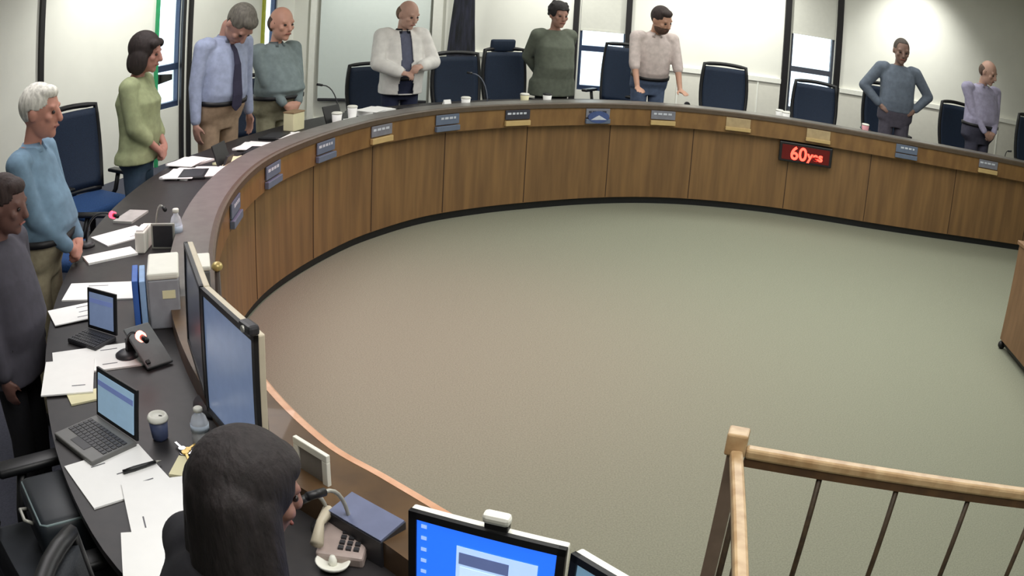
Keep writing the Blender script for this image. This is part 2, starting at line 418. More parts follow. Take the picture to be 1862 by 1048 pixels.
PR = [(-0.014, 0.955), (0.016, 0.955), (0.016, LEDGE + 0.001), (-0.004, LEDGE + 0.001), (-0.014, 0.992)]
bm = bmesh.new(); strip(bm, PR, 0, NEAR); obj('edge_nosing', bm, M_NOSE, desk, label='bright wood nosing')
bm = bmesh.new(); strip(bm, PR, NEAR, None); obj('edge_nosing', bm, mat('dark_nosing', (84, 72, 60), 0.4), desk, label='dark nosing')
bm = bmesh.new(); strip(bm, rect(0.10, 0.165, 0.90, WORK)); strip(bm, rect(0.165, 0.70, 0.90, WORK)); obj('work_surface', bm, M_TOP, desk, label='dark laminate work surface')
for i in range(6, len(CURVE) - 2, 14):
    bm = bmesh.new(); p = off(i, 0.40); ang = math.atan2(NRM[i].y, NRM[i].x)
    box(bm, (p.x, p.y, (PLAT + 0.90) / 2), (0.52, 0.03, 0.90 - PLAT), Matrix.Rotation(ang, 3, 'Z')); obj('support_panel', bm, M_WOOD, desk)
for i in range(14, len(CURVE) - 2, 9):
    bm = bmesh.new(); p = off(i, 0.069); ang = math.atan2(NRM[i].y, NRM[i].x)
    box(bm, (p.x, p.y, 0.43), (0.003, 0.008, 0.71), Matrix.Rotation(ang, 3, 'Z')); obj('panel_seam', bm, mat('dark_seam', (60, 40, 26), 0.7), desk)

# ------------------------------------------------------------------ people
def rotm(ax, ang): return Matrix.Rotation(ang, 3, ax)
def ik(S, Wp, l1, l2, pole):
    S, Wp = Vector(S), Vector(Wp); d = Wp - S; L = d.length
    if L > (l1 + l2) * 0.995: Wp = S + d * ((l1 + l2) * 0.995 / L); d = Wp - S; L = d.length
    u = d / L; a = (l1 * l1 - l2 * l2 + L * L) / (2 * L); h = math.sqrt(max(l1 * l1 - a * a, 0))
    pl = Vector(pole); pl = (pl - u * pl.dot(u)).normalized()
    return S + u * a + pl * h, Wp
def hand(bm, W, d, n, side, curl=0.5, s=1.0, spread=1.0):
    """palm and five fingers; d = direction of the fingers, n = direction the back of the hand faces, side = +1 when the thumb lies towards d x n"""
    d = Vector(d).normalized(); n = Vector(n); n = (n - d * n.dot(d)).normalized(); x = d.cross(n) * side
    R = Matrix((x, d, n)).transposed()
    ellip(bm, W + d * 0.045 * s, (0.041 * s, 0.052 * s, 0.016 * s), R, 14)
    capsule(bm, W - d * 0.01, W + d * 0.03 * s, 0.024 * s, 0.026 * s, 10)
    for k, (ox, L) in enumerate(((0.030, 0.068), (0.011, 0.078), (-0.009, 0.073), (-0.028, 0.058))):
        a0 = curl * 0.55; a1 = a0 + curl * 0.9; a2 = a1 + curl * 0.5
        b = W + d * (0.082 if k < 3 else 0.074) * s + x * ox * s
        sp = x * ox * 1.6 * spread
        d0 = (d * math.cos(a0) - n * math.sin(a0) + sp).normalized(); d1 = (d * math.cos(a1) - n * math.sin(a1) + sp).normalized(); d2 = (d * math.cos(a2) - n * math.sin(a2) + sp).normalized()
        p1 = b + d0 * L * 0.45 * s; p2 = p1 + d1 * L * 0.32 * s; p3 = p2 + d2 * L * 0.25 * s
        capsule(bm, b - d0 * 0.012, p1, 0.0095 * s, 0.0088 * s, 8); capsule(bm, p1, p2, 0.0088 * s, 0.008 * s, 8); capsule(bm, p2, p3, 0.008 * s, 0.007 * s, 8)
    t0 = W + d * 0.022 * s + x * 0.026 * s; t1 = t0 + (d * 0.6 + x * 0.7 - n * 0.25).normalized() * 0.036 * s; t2 = t1 + (d * 0.9 + x * 0.15 - n * 0.35 * (1 + curl)).normalized() * 0.034 * s
    capsule(bm, t0, t1, 0.0125 * s, 0.0105 * s, 8); capsule(bm, t1, t2, 0.0105 * s, 0.0085 * s, 8)

M_EYE = mat('eye_dark', (40, 30, 28), 0.3)
M_BELT = mat('black_belt', (24, 24, 28), 0.5)
def person(name_label, xy, face_to, height, skin, shirt, trousers, hair, arms='clasp', hair_style='short', female=False, belly=0.0, lean=0.0,
           bow=0.0, turn=0.0, sleeve='long', base=PLAT, shirt_len=0.9, voxel=0.009, tucked=True, tie=None, jacket=None, seated=False, wid=1.0, belt=True, hem=None, face_rz=None, collar=None, headk=1.16, hands_at=None, glasses=False, beard=None):
    h = height; s = (h - 0.22 * (headk - 1)) / 1.75; X, Y = xy
    rz = face_rz if face_rz is not None else math.atan2(face_to[1] - Y, face_to[0] - X) - PI / 2
    T = thing('person', name_label, 'person', (X, Y, base), rz, None)
    V_ = Vector
    hipz = 0.92 * s if not seated else 0.52
    up = Matrix.Rotation(-lean, 3, 'X'); hip0 = V_((0, 0, hipz))
    def xf(q):                                    # upper body leans about the hips
        q = V_(q); q = V_((q.x * wid, q.y, q.z))
        if q.z <= hipz: return q
        return hip0 + up @ (q - hip0)
    up0 = hipz - 0.92 * s
    def z_(v): return v * s + up0                 # heights of the upper body measured on a standing 1.75 m figure
    sw = (0.172 if female else 0.19) * s; hw = (0.182 if female else 0.172) * s
    ch = 0.125 if not female else 0.13
    SH = {k: xf((k * sw, -0.005, z_(1.415))) for k in (-1, 1)}
    HIP = {k: V_((k * 0.092 * s, 0, hipz)) for k in (-1, 1)}
    if seated:
        KN = {k: V_((k * 0.12, 0.44, 0.50)) for k in (-1, 1)}; AN = {k: V_((k * 0.13, 0.46, 0.09)) for k in (-1, 1)}
    else:
        KN = {k: V_((k * 0.10 * s, 0.012, 0.49 * s)) for k in (-1, 1)}; AN = {k: V_((k * 0.105 * s, -0.02, 0.085 * s)) for k in (-1, 1)}
    l1, l2 = 0.285 * s, 0.262 * s
    WR, EL, HD = {}, {}, {}
    for k in (-1, 1):
        if arms == 'clasp': w_ = (k * 0.075 * s, (0.17 + belly * 0.8) * s, z_(0.96)); pole = (k * 1.0, -0.7, -0.2); fd = (-k * 0.85, 0.25, -0.55); nn = (0, 1, 0.1); cu = 0.7
        elif arms == 'chest': w_ = (k * 0.10 * s, (0.27 + belly * 0.5) * s, z_(1.12) - k * 0.03); pole = (k * 1.0, -0.4, -0.7); fd = (-k * 0.75, 0.6, -0.1); nn = (k * 0.2, 0.3, 1); cu = 0.9
        elif arms == 'hips': w_ = (k * 0.205 * s, 0.075 * s, z_(1.02)); pole = (k * 1.0, -0.25, 0.05); fd = (-k * 0.75, 0.55, -0.35); nn = (k * 0.5, 0.6, 0.4); cu = 0.7
        elif arms == 'back': w_ = (k * 0.05 * s, -0.17 * s, z_(0.97)); pole = (k * 1.0, -0.6, 0); fd = (-k * 0.9, 0, -0.3); nn = (0, -1, 0); cu = 0.6
        elif arms == 'lean': w_ = (k * 0.235 * s, 0.37 * s, 0.795); pole = (k * 0.7, -0.8, 0); fd = (k * 0.12, 1, -0.12); nn = (0, 0.1, 1); cu = 0.15
        elif arms == 'lap': w_ = (k * 0.10 * s, 0.30, z_(0.97)); pole = (k * 1.0, -0.5, -0.4); fd = (-k * 0.4, 1, -0.2); nn = (0, 0, 1); cu = 0.6
        elif arms == 'desk': w_ = (k * 0.16 * s, 0.42, 0.84); pole = (k * 0.8, -0.4, -0.6); fd = (-k * 0.2, 1, -0.05); nn = (0, 0, 1); cu = 0.5
        else: w_ = (k * 0.24 * s, 0.06 * s, z_(0.86)); pole = (k * 0.4, -1, 0); fd = (0, 0.15, -1); nn = (k * 1.0, 0, 0); cu = 0.4
        w_ = V_(w_)
        if arms not in ('lean', 'desk'): w_ = V_((w_.x, w_.y, w_.z)) if lean == 0 else xf(w_)
        EL[k], WR[k] = ik(SH[k], w_, l1, l2, pole)
        HD[k] = (V_(fd), V_(nn), cu)
    NB = xf((0, -0.012 * s, z_(1.44))); NTP = NB + up @ V_((0, 0.03 * s, 0.09 * s))
    HR = up @ rotm('Z', turn) @ rotm('X', -bow)
    HC = NTP + up @ V_((0, 0.012 * s, 0.0)) + HR @ V_((0, 0.012 * s, 0.098 * s * headk))
    hs = s * (0.97 if female else 1.0) * headk
    def hd(q): return HC + HR @ (V_(q) * hs)
    # ---- body: one continuous surface
    bm = bmesh.new()
    secs = [(z_(0.80), 0.10 * s, 0.09 * s, 0), (z_(0.88), hw * 0.93, 0.105 * s, 0), (z_(0.96), hw * 0.97, (0.112 + belly * 0.4) * s, belly * 0.3 * s), (z_(1.08), (0.148 if not female else 0.135) * s + belly * 0.3 * s, (0.10 + belly) * s, belly * 0.8 * s),
            (z_(1.20), 0.155 * s, (0.112 + belly * 0.6) * s, belly * 0.5 * s), (z_(1.32), 0.165 * s, ch * s * 0.98, 0.004), (z_(1.40), 0.155 * s, 0.095 * s, -0.004), (z_(1.45), 0.09 * s, 0.062 * s, -0.008), (z_(1.48), 0.055 * s, 0.05 * s, -0.008)]
    if seated: secs = secs[1:]
    loft(bm, secs, xf=xf)
    capsule(bm, NB - up @ V_((0, 0, 0.03 * s)), NTP + V_((0, 0, 0.03 * s)), 0.054 * s, 0.050 * s)
    for k in (-1, 1):
        capsule(bm, SH[k], EL[k], 0.050 * s, 0.038 * s); capsule(bm, EL[k], WR[k], 0.038 * s, 0.025 * s)
        hand(bm, WR[k], HD[k][0], HD[k][1], k if False else (1 if (HD[k][0].cross(HD[k][1])).dot(V_((-k, 0, 0.3))) > 0 else -1), HD[k][2], s)
        capsule(bm, HIP[k], KN[k], 0.082 * s, 0.055 * s); capsule(bm, KN[k], AN[k], 0.052 * s, 0.035 * s)
        capsule(bm, AN[k] + V_((0, 0, -0.03)), AN[k] + V_((0, 0.13 * s, -0.045 * s)), 0.036 * s, 0.03 * s)
    ellip(bm, hd((0, -0.006, 0.018)), (0.076 * hs, 0.097 * hs, 0.098 * hs), HR, 20)
    ellip(bm, hd((0, 0.022, -0.045)), (0.062 * hs, 0.070 * hs, 0.072 * hs), HR, 18)
    ellip(bm, hd((0, 0.068, -0.092)), (0.026 * hs, 0.022 * hs, 0.022 * hs), HR, 12)
    capsule(bm, hd((0, 0.092, 0.012)), hd((0, 0.108, -0.026)), 0.0105 * hs, 0.0155 * hs, 10)
    capsule(bm, hd((-0.04, 0.078, 0.026)), hd((0.04, 0.078, 0.026)), 0.012 * hs, 0.012 * hs, 10)
    capsule(bm, hd((-0.02, 0.087, -0.058)), hd((0.02, 0.087, -0.058)), 0.008 * hs, 0.008 * hs, 8)
    for k in (-1, 1):
        ellip(bm, hd((k * 0.042, 0.066, -0.02)), (0.022 * hs, 0.02 * hs, 0.02 * hs), HR, 10)
        ellip(bm, hd((k * 0.077, -0.008, -0.008)), (0.010 * hs, 0.019 * hs, 0.030 * hs), HR, 10)
    msk = mat('skin_%d_%d_%d' % skin, skin, 0.55, var=0.05, scale=12)
    remesh('body', bm, msk, voxel, T, 3)
    for k in (-1, 1):
        bm = bmesh.new(); ellip(bm, hd((k * 0.031, 0.083, 0.004)), (0.013 * hs, 0.008 * hs, 0.008 * hs), HR, 10); obj('eye', bm, M_EYE, T, True)
    bm = bmesh.new(); capsule(bm, hd((-0.021, 0.0935, -0.060)), hd((0.021, 0.0935, -0.060)), 0.0045 * hs, 0.0045 * hs, 8)
    obj('mouth', bm, mat('lips', (132, 74, 66), 0.5), T, True)
    # ---- trousers
    mtr = mat('cloth_%d_%d_%d' % trousers, trousers, 0.9, var=0.1, scale=30, bump=0.1)
    bm = bmesh.new(); g = 0.014
    if not seated:
        loft(bm, [(0.80 * s, 0.12 * s, 0.10 * s, 0), (0.88 * s, hw + g, 0.105 * s + g, 0), (0.96 * s, hw + g, (0.112 + belly * 0.4) * s + g, belly * 0.3 * s), (1.03 * s, (0.158 if not female else 0.134) * s + g + belly * 0.3 * s, (0.102 + belly * 0.8) * s + g, belly * 0.6 * s)], xf=xf)
        for k in (-1, 1):
            capsule(bm, HIP[k], KN[k], 0.094 * s, 0.072 * s); capsule(bm, KN[k], AN[k] + V_((0, 0, 0.03)), 0.072 * s, 0.062 * s)
            ellip(bm, HIP[k] + V_((0, -0.05 * s, -0.01)), (0.088 * s, 0.08 * s, 0.10 * s))
    else:
        loft(bm, [(hipz - 0.09, hw + g, 0.13, 0), (hipz + 0.02, hw + g, 0.13, 0), (hipz + 0.10, 0.16, 0.12, 0)])
        for k in (-1, 1):
            capsule(bm, HIP[k], KN[k], 0.096, 0.075); capsule(bm, KN[k], AN[k] + V_((0, 0, 0.03)), 0.072, 0.062)
    remesh('trousers', bm, mtr, max(voxel, 0.011), T, 3)
    # ---- shoes
    for k in (-1, 1):
        bm = bmesh.new(); a = AN[k]
        capsule(bm, V_((a.x, a.y - 0.03, 0.045)), V_((a.x + k * 0.01, a.y + 0.15 * s, 0.04)), 0.045, 0.040)
        for v in bm.verts: v.co.z = max(v.co.z, 0.0)
        obj('shoe', bm, M_BLACK, T, True)
    # ---- shirt or jacket
    mc = mat('cloth_%d_%d_%d' % shirt, shirt, 0.9, var=0.10, scale=22, bump=0.12)
    if hem is None: hem = 1.0 if tucked else 0.86
    def top_mesh(g, hemz, slv, open_front=False):
        bm = bmesh.new()
        hem_out = 0.024 if not tucked else 0.0
        ss = []
        if hemz < 0.95: ss.append((z_(hemz), hw + g + hem_out, 0.135 * s + g + belly * 0.3 * s, belly * 0.3 * s - 0.012)); ss.append((z_(0.93), hw + g + hem_out * 0.7, 0.132 * s + g + belly * 0.35 * s, belly * 0.3 * s - 0.010)) if hemz < 0.9 else None
        ss += [(z_(max(hemz, 0.97)), hw * 0.98 + g, (0.112 + belly * 0.5) * s + g, belly * 0.4 * s), (z_(1.08), (0.158 if not female else 0.148) * s + g + belly * 0.3 * s, (0.104 + belly) * s + g, belly * 0.8 * s),
               (z_(1.20), 0.165 * s + g, (0.115 + belly * 0.6) * s + g, belly * 0.5 * s), (z_(1.30), 0.172 * s + g, (ch + (0.022 if female else 0)) * s + g, 0.008), (z_(1.39), 0.168 * s + g, 0.10 * s + g, -0.003),
               (z_(1.445), 0.115 * s + g, 0.070 * s + g, -0.008), (z_(1.475), 0.060 * s + g, 0.052 * s + g, -0.008)]
        loft(bm, ss, xf=xf)
        for k in (-1, 1):
            capsule(bm, SH[k] + V_((-k * 0.05 * s, 0, 0.0)), SH[k], 0.066 * s + g, 0.057 * s + g)
            if slv == 'long':
                capsule(bm, SH[k], EL[k], 0.057 * s + g, 0.045 * s + g); capsule(bm, EL[k], EL[k].lerp(WR[k], 0.9), 0.045 * s + g, 0.032 * s + g)
            elif slv == 'rolled':
                capsule(bm, SH[k], EL[k], 0.060 * s + g, 0.050 * s + g); capsule(bm, EL[k], EL[k].lerp(WR[k], 0.12), 0.050 * s + g, 0.046 * s + g)
            elif slv == 'three_quarter':
                capsule(bm, SH[k], EL[k], 0.057 * s + g, 0.047 * s + g); capsule(bm, EL[k], EL[k].lerp(WR[k], 0.5), 0.047 * s + g, 0.040 * s + g)
        return bm
    if jacket:
        remesh('shirt', top_mesh(0.006, 1.0, 'long'), mc, max(voxel, 0.010), T, 4)
        bm = top_mesh(0.026, 0.86, 'long')
        mj = mat('cloth_%d_%d_%d' % jacket, jacket, 0.85, var=0.08, scale=14, bump=0.2)
        jk = remesh('jacket', bm, mj, 0.010, T, 4)
        bm = bmesh.new(); bm.from_mesh(jk.data)          # the jacket hangs open at the front
        dead = [f for f in bm.faces if abs((f.calc_center_median()).x) < 0.055 * s + 0.05 * max(0, (1.3 * s - f.calc_center_median().z)) and f.calc_center_median().y > 0.02 and f.normal.y > 0.25 and all((f.calc_center_median() - WR[k]).length > 0.11 and (f.calc_center_median() - EL[k]).length > 0.10 and (f.calc_center_median() - EL[k].lerp(WR[k], 0.5)).length > 0.12 for k in (-1, 1))]
        bmesh.ops.delete(bm, geom=dead, context='FACES'); bm.to_mesh(jk.data); bm.free()
        sd = jk.modifiers.new('thickness', 'SOLIDIFY'); sd.thickness = 0.006; sd.offset = -1
    else:
        remesh('shirt', top_mesh(0.008 if tucked else 0.014, hem, sleeve), mc, max(voxel, 0.010), T, 4)
    if collar:
        bm = bmesh.new(); n = 18; rr = []
        mcol = mat('cloth_%d_%d_%d' % collar, collar, 0.9, var=0.06)
        for k in range(n + 1):
            t = PI * 0.5 + 0.35 + (2 * PI - 0.7) * k / n
            a = NB + up @ V_((0.067 * s * math.cos(t), 0.064 * s * math.sin(t) + 0.008, 0.012 * s)); b = NB + up @ V_((0.060 * s * math.cos(t), 0.058 * s * math.sin(t) + 0.012, 0.050 * s)); c = NB + up @ V_((0.088 * s * math.cos(t), 0.086 * s * math.sin(t) + 0.01, 0.005 * s))
            rr.append([bm.verts.new(a), bm.verts.new(b), bm.verts.new(c)])
        for a, b in zip(rr[:-1], rr[1:]):
            bm.faces.new((a[0], a[1], b[1], b[0])); bm.faces.new((a[1], a[2], b[2], b[1])); bm.faces.new((a[2], a[0], b[0], b[2]))
        bm.faces.new(rr[0]); bm.faces.new(rr[-1][::-1]); obj('collar', bm, mcol, T, True)
    if tucked and belt and not seated:
        bm = bmesh.new(); rr = 0.158 * s + 0.022 + belly * 0.3 * s
        secs = [(1.0 * s, rr, (0.106 + belly * 0.7) * s + 0.020, belly * 0.5 * s), (1.032 * s, rr, (0.106 + belly * 0.75) * s + 0.020, belly * 0.52 * s)]
        loft(bm, secs, xf=xf); obj('belt', bm, M_BELT, T, True)
    if tie:
        bm = bmesh.new(); fy = lambda z: (0.118 + belly * 0.8) * s + 0.022
        pts = [(z_(1.43), 0.014, 0.075 * s), (z_(1.40), 0.020, 0.108 * s), (z_(1.385), 0.016, 0.124 * s), (z_(1.30), 0.026, (ch + 0.026) * s + 0.012), (z_(1.18), 0.036, (0.115 + belly * 1.1) * s + 0.02), (z_(1.08), 0.040, (0.104 + belly * 1.8) * s + 0.022), (z_(1.0), 0.040, (0.104 + belly * 1.6) * s + 0.03), (z_(0.965), 0.006, (0.104 + belly * 1.5) * s + 0.03)]
        rr = []
        for z, hw_, y in pts: rr.append([bm.verts.new(xf((-hw_ * s, y, z))), bm.verts.new(xf((hw_ * s, y, z))), bm.verts.new(xf((hw_ * s, y + 0.008, z))), bm.verts.new(xf((-hw_ * s, y + 0.008, z)))])
        for a, b in zip(rr[:-1], rr[1:]):
            for k in range(4): bm.faces.new((a[k], a[(k + 1) % 4], b[(k + 1) % 4], b[k]))
        bm.faces.new(rr[0]); bm.faces.new(rr[-1][::-1]); obj('tie', bm, mat('cloth_%d_%d_%d' % tie, tie, 0.8), T, False)
    # ---- hair
    mh = mat('hair_%d_%d_%d' % hair, hair, 0.75, var=0.25, scale=60, bump=0.5, stretch=(1, 1, 0.3))
    bm = bmesh.new(); cut = None
    if hair_style == 'short':
        ellip(bm, hd((0, -0.016, 0.030)), (0.083 * hs, 0.100 * hs, 0.098 * hs), HR, 20)
        ellip(bm, hd((0, 0.030, 0.082)), (0.062 * hs, 0.055 * hs, 0.036 * hs), HR, 14)
        cut = lambda q: (q.y > 0.058 and q.z < 0.062) or (q.z < -0.055) or (q.y > 0.018 and q.z < 0.0 + (q.y) * 0.6) or (abs(q.x) > 0.06 and q.y > -0.03 and q.z < 0.012)
    elif hair_style == 'bald':
        ellip(bm, hd((0, -0.022, 0.000)), (0.083 * hs, 0.093 * hs, 0.080 * hs), HR, 20)
        cut = lambda q: (q.y > 0.02) or (q.z < -0.062) or (q.z > 0.052) or (q.y > -0.03 and q.z < 0.0)
    elif hair_style == 'buzz':
        ellip(bm, hd((0, -0.012, 0.026)), (0.0805 * hs, 0.098 * hs, 0.0955 * hs), HR, 20)
        cut = lambda q: (q.y > 0.045 and q.z < 0.085) or (q.z < -0.05) or (q.y > 0.0 and q.z < 0.02)
    elif hair_style == 'bob':
        ellip(bm, hd((0, -0.022, 0.034)), (0.098 * hs, 0.110 * hs, 0.104 * hs), HR, 20)
        for k in (-1, 1):
            ellip(bm, hd((k * 0.076, -0.015, -0.050)), (0.034 * hs, 0.065 * hs, 0.085 * hs), HR, 14)
            ellip(bm, hd((k * 0.045, 0.058, 0.066)), (0.040 * hs, 0.034 * hs, 0.032 * hs), HR, 12)
        ellip(bm, hd((0, -0.070, -0.055)), (0.078 * hs, 0.048 * hs, 0.085 * hs), HR, 16)
        cut = lambda q: (q.y > 0.030 and abs(q.x) < 0.056 and q.z < 0.056)
    elif hair_style == 'curly':
        ellip(bm, hd((0, -0.018, 0.040)), (0.094 * hs, 0.106 * hs, 0.098 * hs), HR, 20)
        rnd = random.Random(3)
        for k in range(34):
            t = rnd.uniform(0, 2 * PI); z = rnd.uniform(-0.02, 0.12); r = 0.085 * math.sqrt(max(0.1, 1 - ((z - 0.03) / 0.11) ** 2))
            if math.sin(t) > 0.3 and z < 0.055: continue
            ellip(bm, hd((r * math.cos(t), -0.012 + r * 1.05 * math.sin(t), z)), (0.022, 0.022, 0.020), None, 8)
        cut = lambda q: (q.y > 0.045 and abs(q.x) < 0.058 and q.z < 0.056) or q.z < -0.045
    elif hair_style == 'long':
        ellip(bm, hd((0, -0.018, 0.030)), (0.094 * hs, 0.112 * hs, 0.104 * hs), HR, 22)
        ellip(bm, hd((0, 0.052, 0.070)), (0.066 * hs, 0.040 * hs, 0.036 * hs), HR, 14)
        dn = lambda q, dx, dy, L: hd(q) + V_((dx, dy, -L))          # the hair hangs straight down
        for k in (-1, 1):
            capsule(bm, hd((k * 0.060, -0.01, -0.005)), dn((k * 0.060, -0.02, 0), k * 0.045, -0.02, 0.30), 0.044, 0.056)
            capsule(bm, hd((k * 0.045, -0.055, 0.0)), dn((k * 0.045, -0.055, 0), k * 0.040, -0.035, 0.46), 0.058, 0.066)
        capsule(bm, hd((0, -0.062, 0.0)), dn((0, -0.062, 0), 0, -0.035, 0.50), 0.064, 0.064)
        cut = lambda q: (q.y > 0.048 and abs(q.x) < 0.056 and q.z < 0.056 and q.z > -0.2)
    ho = remesh('hair', bm, mh, 0.007, T, 3)
    bm = bmesh.new(); bm.from_mesh(ho.data); inv = HR.transposed()
    dead = [v for v in bm.verts if cut(inv @ (v.co - HC) / hs)]
    bmesh.ops.delete(bm, geom=dead, context='VERTS'); bm.to_mesh(ho.data); bm.free()
    ho.modifiers.new('thickness', 'SOLIDIFY').thickness = 0.012; ho.modifiers[-1].offset = -1
    if beard:
        bm = bmesh.new()
        ellip(bm, hd((0, 0.030, -0.064)), (0.064 * hs, 0.072 * hs, 0.062 * hs), HR, 16)
        for v in bm.verts: pass
        bo = remesh('beard', bm, mat('hair_%d_%d_%d' % beard, beard, 0.8, var=0.2, scale=60, bump=0.4), 0.007, T, 1)
        bm = bmesh.new(); bm.from_mesh(bo.data); dead = [v for v in bm.verts if (inv @ (v.co - HC) / hs).z > -0.035]
        bmesh.ops.delete(bm, geom=dead, context='VERTS'); bm.to_mesh(bo.data); bm.free()
    if glasses:
        g_ = bmesh.new()
        for k in (-1, 1):
            tube(g_, [hd((k * 0.033 + 0.024 * math.cos(t * PI / 6), 0.102, 0.002 + 0.019 * math.sin(t * PI / 6))) for t in range(13)], 0.0028, 6)
            tube(g_, [hd((k * 0.057, 0.100, 0.006)), hd((k * 0.078, 0.06, 0.008)), hd((k * 0.082, -0.01, 0.004))], 0.0026, 6)
        tube(g_, [hd((-0.010, 0.104, 0.006)), hd((0.010, 0.104, 0.006))], 0.0026, 6)
        obj('glasses', g_, M_BLACK, T, True)
    return T

def stand_at(px_head, py_head, d):
    """plan place at distance d behind the desk's front line under the photo column of the head, and the head-top height seen there"""
    z = 1.7
    for _ in range(4):
        P, n = along_px(px_head, d, z)
        r = ray(px_head, py_head); t = math.hypot(P.x, P.y) / math.hypot(r.x, r.y); z = CAM_H + r.z * t
    return (P.x, P.y), z - PLAT, n

if 'PEOPLE' not in globals(): PEOPLE = True
CENT = (1.8, 5.2)
def pit(n, extra=0.0): return math.atan2(-n.y, -n.x) - PI / 2 + extra
xy, h, n = stand_at(735, 1, 1.0)
person('person in an open white jacket over a grey shirt, hands together at the chest', xy, CENT, h + 0.02, (188, 150, 134), (92, 96, 116), (34, 40, 66), (120, 96, 80), 'chest', 'bald', belly=0.05, bow=0.35, turn=0.4, wid=1.05, jacket=(224, 222, 218), face_rz=pit(n, -0.25), collar=(30, 32, 44))
xy, h, n = stand_at(1012, 2, 1.0)
person('person with dark curly hair in a loose grey-green sweater, arms behind the back', xy, CENT, h, (168, 128, 112), (98, 104, 92), (52, 54, 56), (30, 26, 28), 'back', 'curly', female=True, belly=0.05, bow=0.15, tucked=False, sleeve='long', hem=0.78, wid=1.15, face_rz=pit(n, 0.05))
xy, h, n = stand_at(1187, 18, 0.92)
person('person in a pale rolled-sleeve shirt and blue jeans leaning with both hands on the desk', xy, CENT, h + 0.09, (192, 148, 126), (205, 192, 188), (88, 104, 132), (46, 34, 32), 'lean', 'short', belly=0.04, lean=0.22, bow=0.2, turn=0.45, wid=1.05, sleeve='rolled', face_rz=pit(n, 0.05), collar=(205, 192, 188), beard=(84, 62, 52))
xy, h, n = stand_at(1638, 68, 1.0)
person('person in a slate blue pullover with both hands on the hips', xy, CENT, h, (132, 104, 92), (98, 108, 122), (84, 80, 92), (70, 62, 56), 'hips', 'buzz', bow=0.2, belly=0.03, tucked=False, hem=0.95, wid=1.12, face_rz=pit(n, 0.0))
xy, h, n = stand_at(1790, 106, 1.0)
person('balding person in a lavender shirt, hands clasped low, at the right end of the desk', xy, CENT, h, (176, 140, 124), (162, 158, 184), (72, 72, 88), (84, 66, 56), 'clasp', 'bald', bow=0.3, turn=0.3, belly=0.05, wid=1.42, face_rz=pit(n, 0.35), collar=(162, 158, 184))
xy, h, n = stand_at(505, 10, 0.98)
person('bald person in a grey-green shirt and khaki trousers with hands clasped in front', xy, CENT, h, (196, 148, 128), (124, 138, 140), (168, 164, 138), (76, 62, 54), 'clasp', 'bald', bow=0.15, belly=0.09, wid=1.16, face_rz=pit(n, -0.15), collar=(110, 122, 126), headk=1.25)
xy, h, n = stand_at(402, 8, 0.93)
person('person in a light blue shirt and dark tie bowing the head deeply, arms hanging down', xy, CENT, h + 0.09, (170, 130, 116), (158, 168, 196), (166, 142, 118), (96, 92, 84), 'sides', 'short', bow=0.95, lean=0.12, belly=0.04, wid=1.12, tie=(44, 42, 66), face_rz=pit(n, -0.2), collar=(150, 160, 188), headk=1.22)
xy, h, n = stand_at(252, 58, 0.95)
person('person with a dark bob in a green patterned blouse and blue jeans, hands clasped low', xy, CENT, h, (176, 126, 112), (148, 156, 118), (58, 78, 98), (36, 26, 24), 'clasp', 'bob', female=True, belly=0.03, tucked=False, sleeve='three_quarter', hem=0.88, bow=0.2, wid=1.12, voxel=0.008, face_rz=pit(n, 0.15), headk=1.2)
def place_h(px, py, xy):
    r = ray(px, py); t = xy[1] / r.y; return CAM_H + r.z * t - PLAT
XYB = (-2.17, 3.42)
person('white-haired person in a light blue shirt and tan trousers, one hand low in front', XYB, CENT, place_h(45, 152, XYB), (196, 140, 122), (112, 140, 162), (166, 156, 130), (208, 206, 196), 'clasp', 'short', belly=0.07, bow=0.1, wid=1.12, voxel=0.007, face_rz=-PI / 2 + 0.15, collar=(140, 172, 200), headk=1.16)
XYE = (-1.86, 2.62)
person('person in a dark grey jacket and black trousers at the left edge of the picture', XYE, CENT, place_h(8, 312, XYE), (112, 80, 72), (72, 70, 80), (26, 26, 32), (52, 38, 36), 'sides', 'short', belly=0.05, bow=0.2, voxel=0.008, tucked=False, hem=0.80, wid=1.1, face_rz=-PI / 2 + 0.1)
XYF = (-0.62, 1.02)
FP = person('person with long dark hair seated close to the camera behind the blue screen', XYF, CENT, 1.62, (150, 110, 98), (36, 36, 42), (30, 30, 36), (34, 28, 29), 'lap', 'long', female=True, base=PLAT, seated=True, bow=0.12, lean=0.14, voxel=0.006, face_rz=-PI / 2 + 0.66, headk=1.0)
hair_ = [c for c in FP.children if c.name.startswith('hair')][0]
for _ in range(3):                        # settle the seated figure so that the crown of the hair is at sitting height
    Mz = Matrix.Translation(FP.location) @ Matrix.Rotation(FP.rotation_euler.z, 4, 'Z')
    tv = max((Mz @ v.co for v in hair_.data.vertices), key=lambda q: q.z)
    FP.location += U(426, 778, 1.47) - tv
XYF = (FP.location.x, FP.location.y)

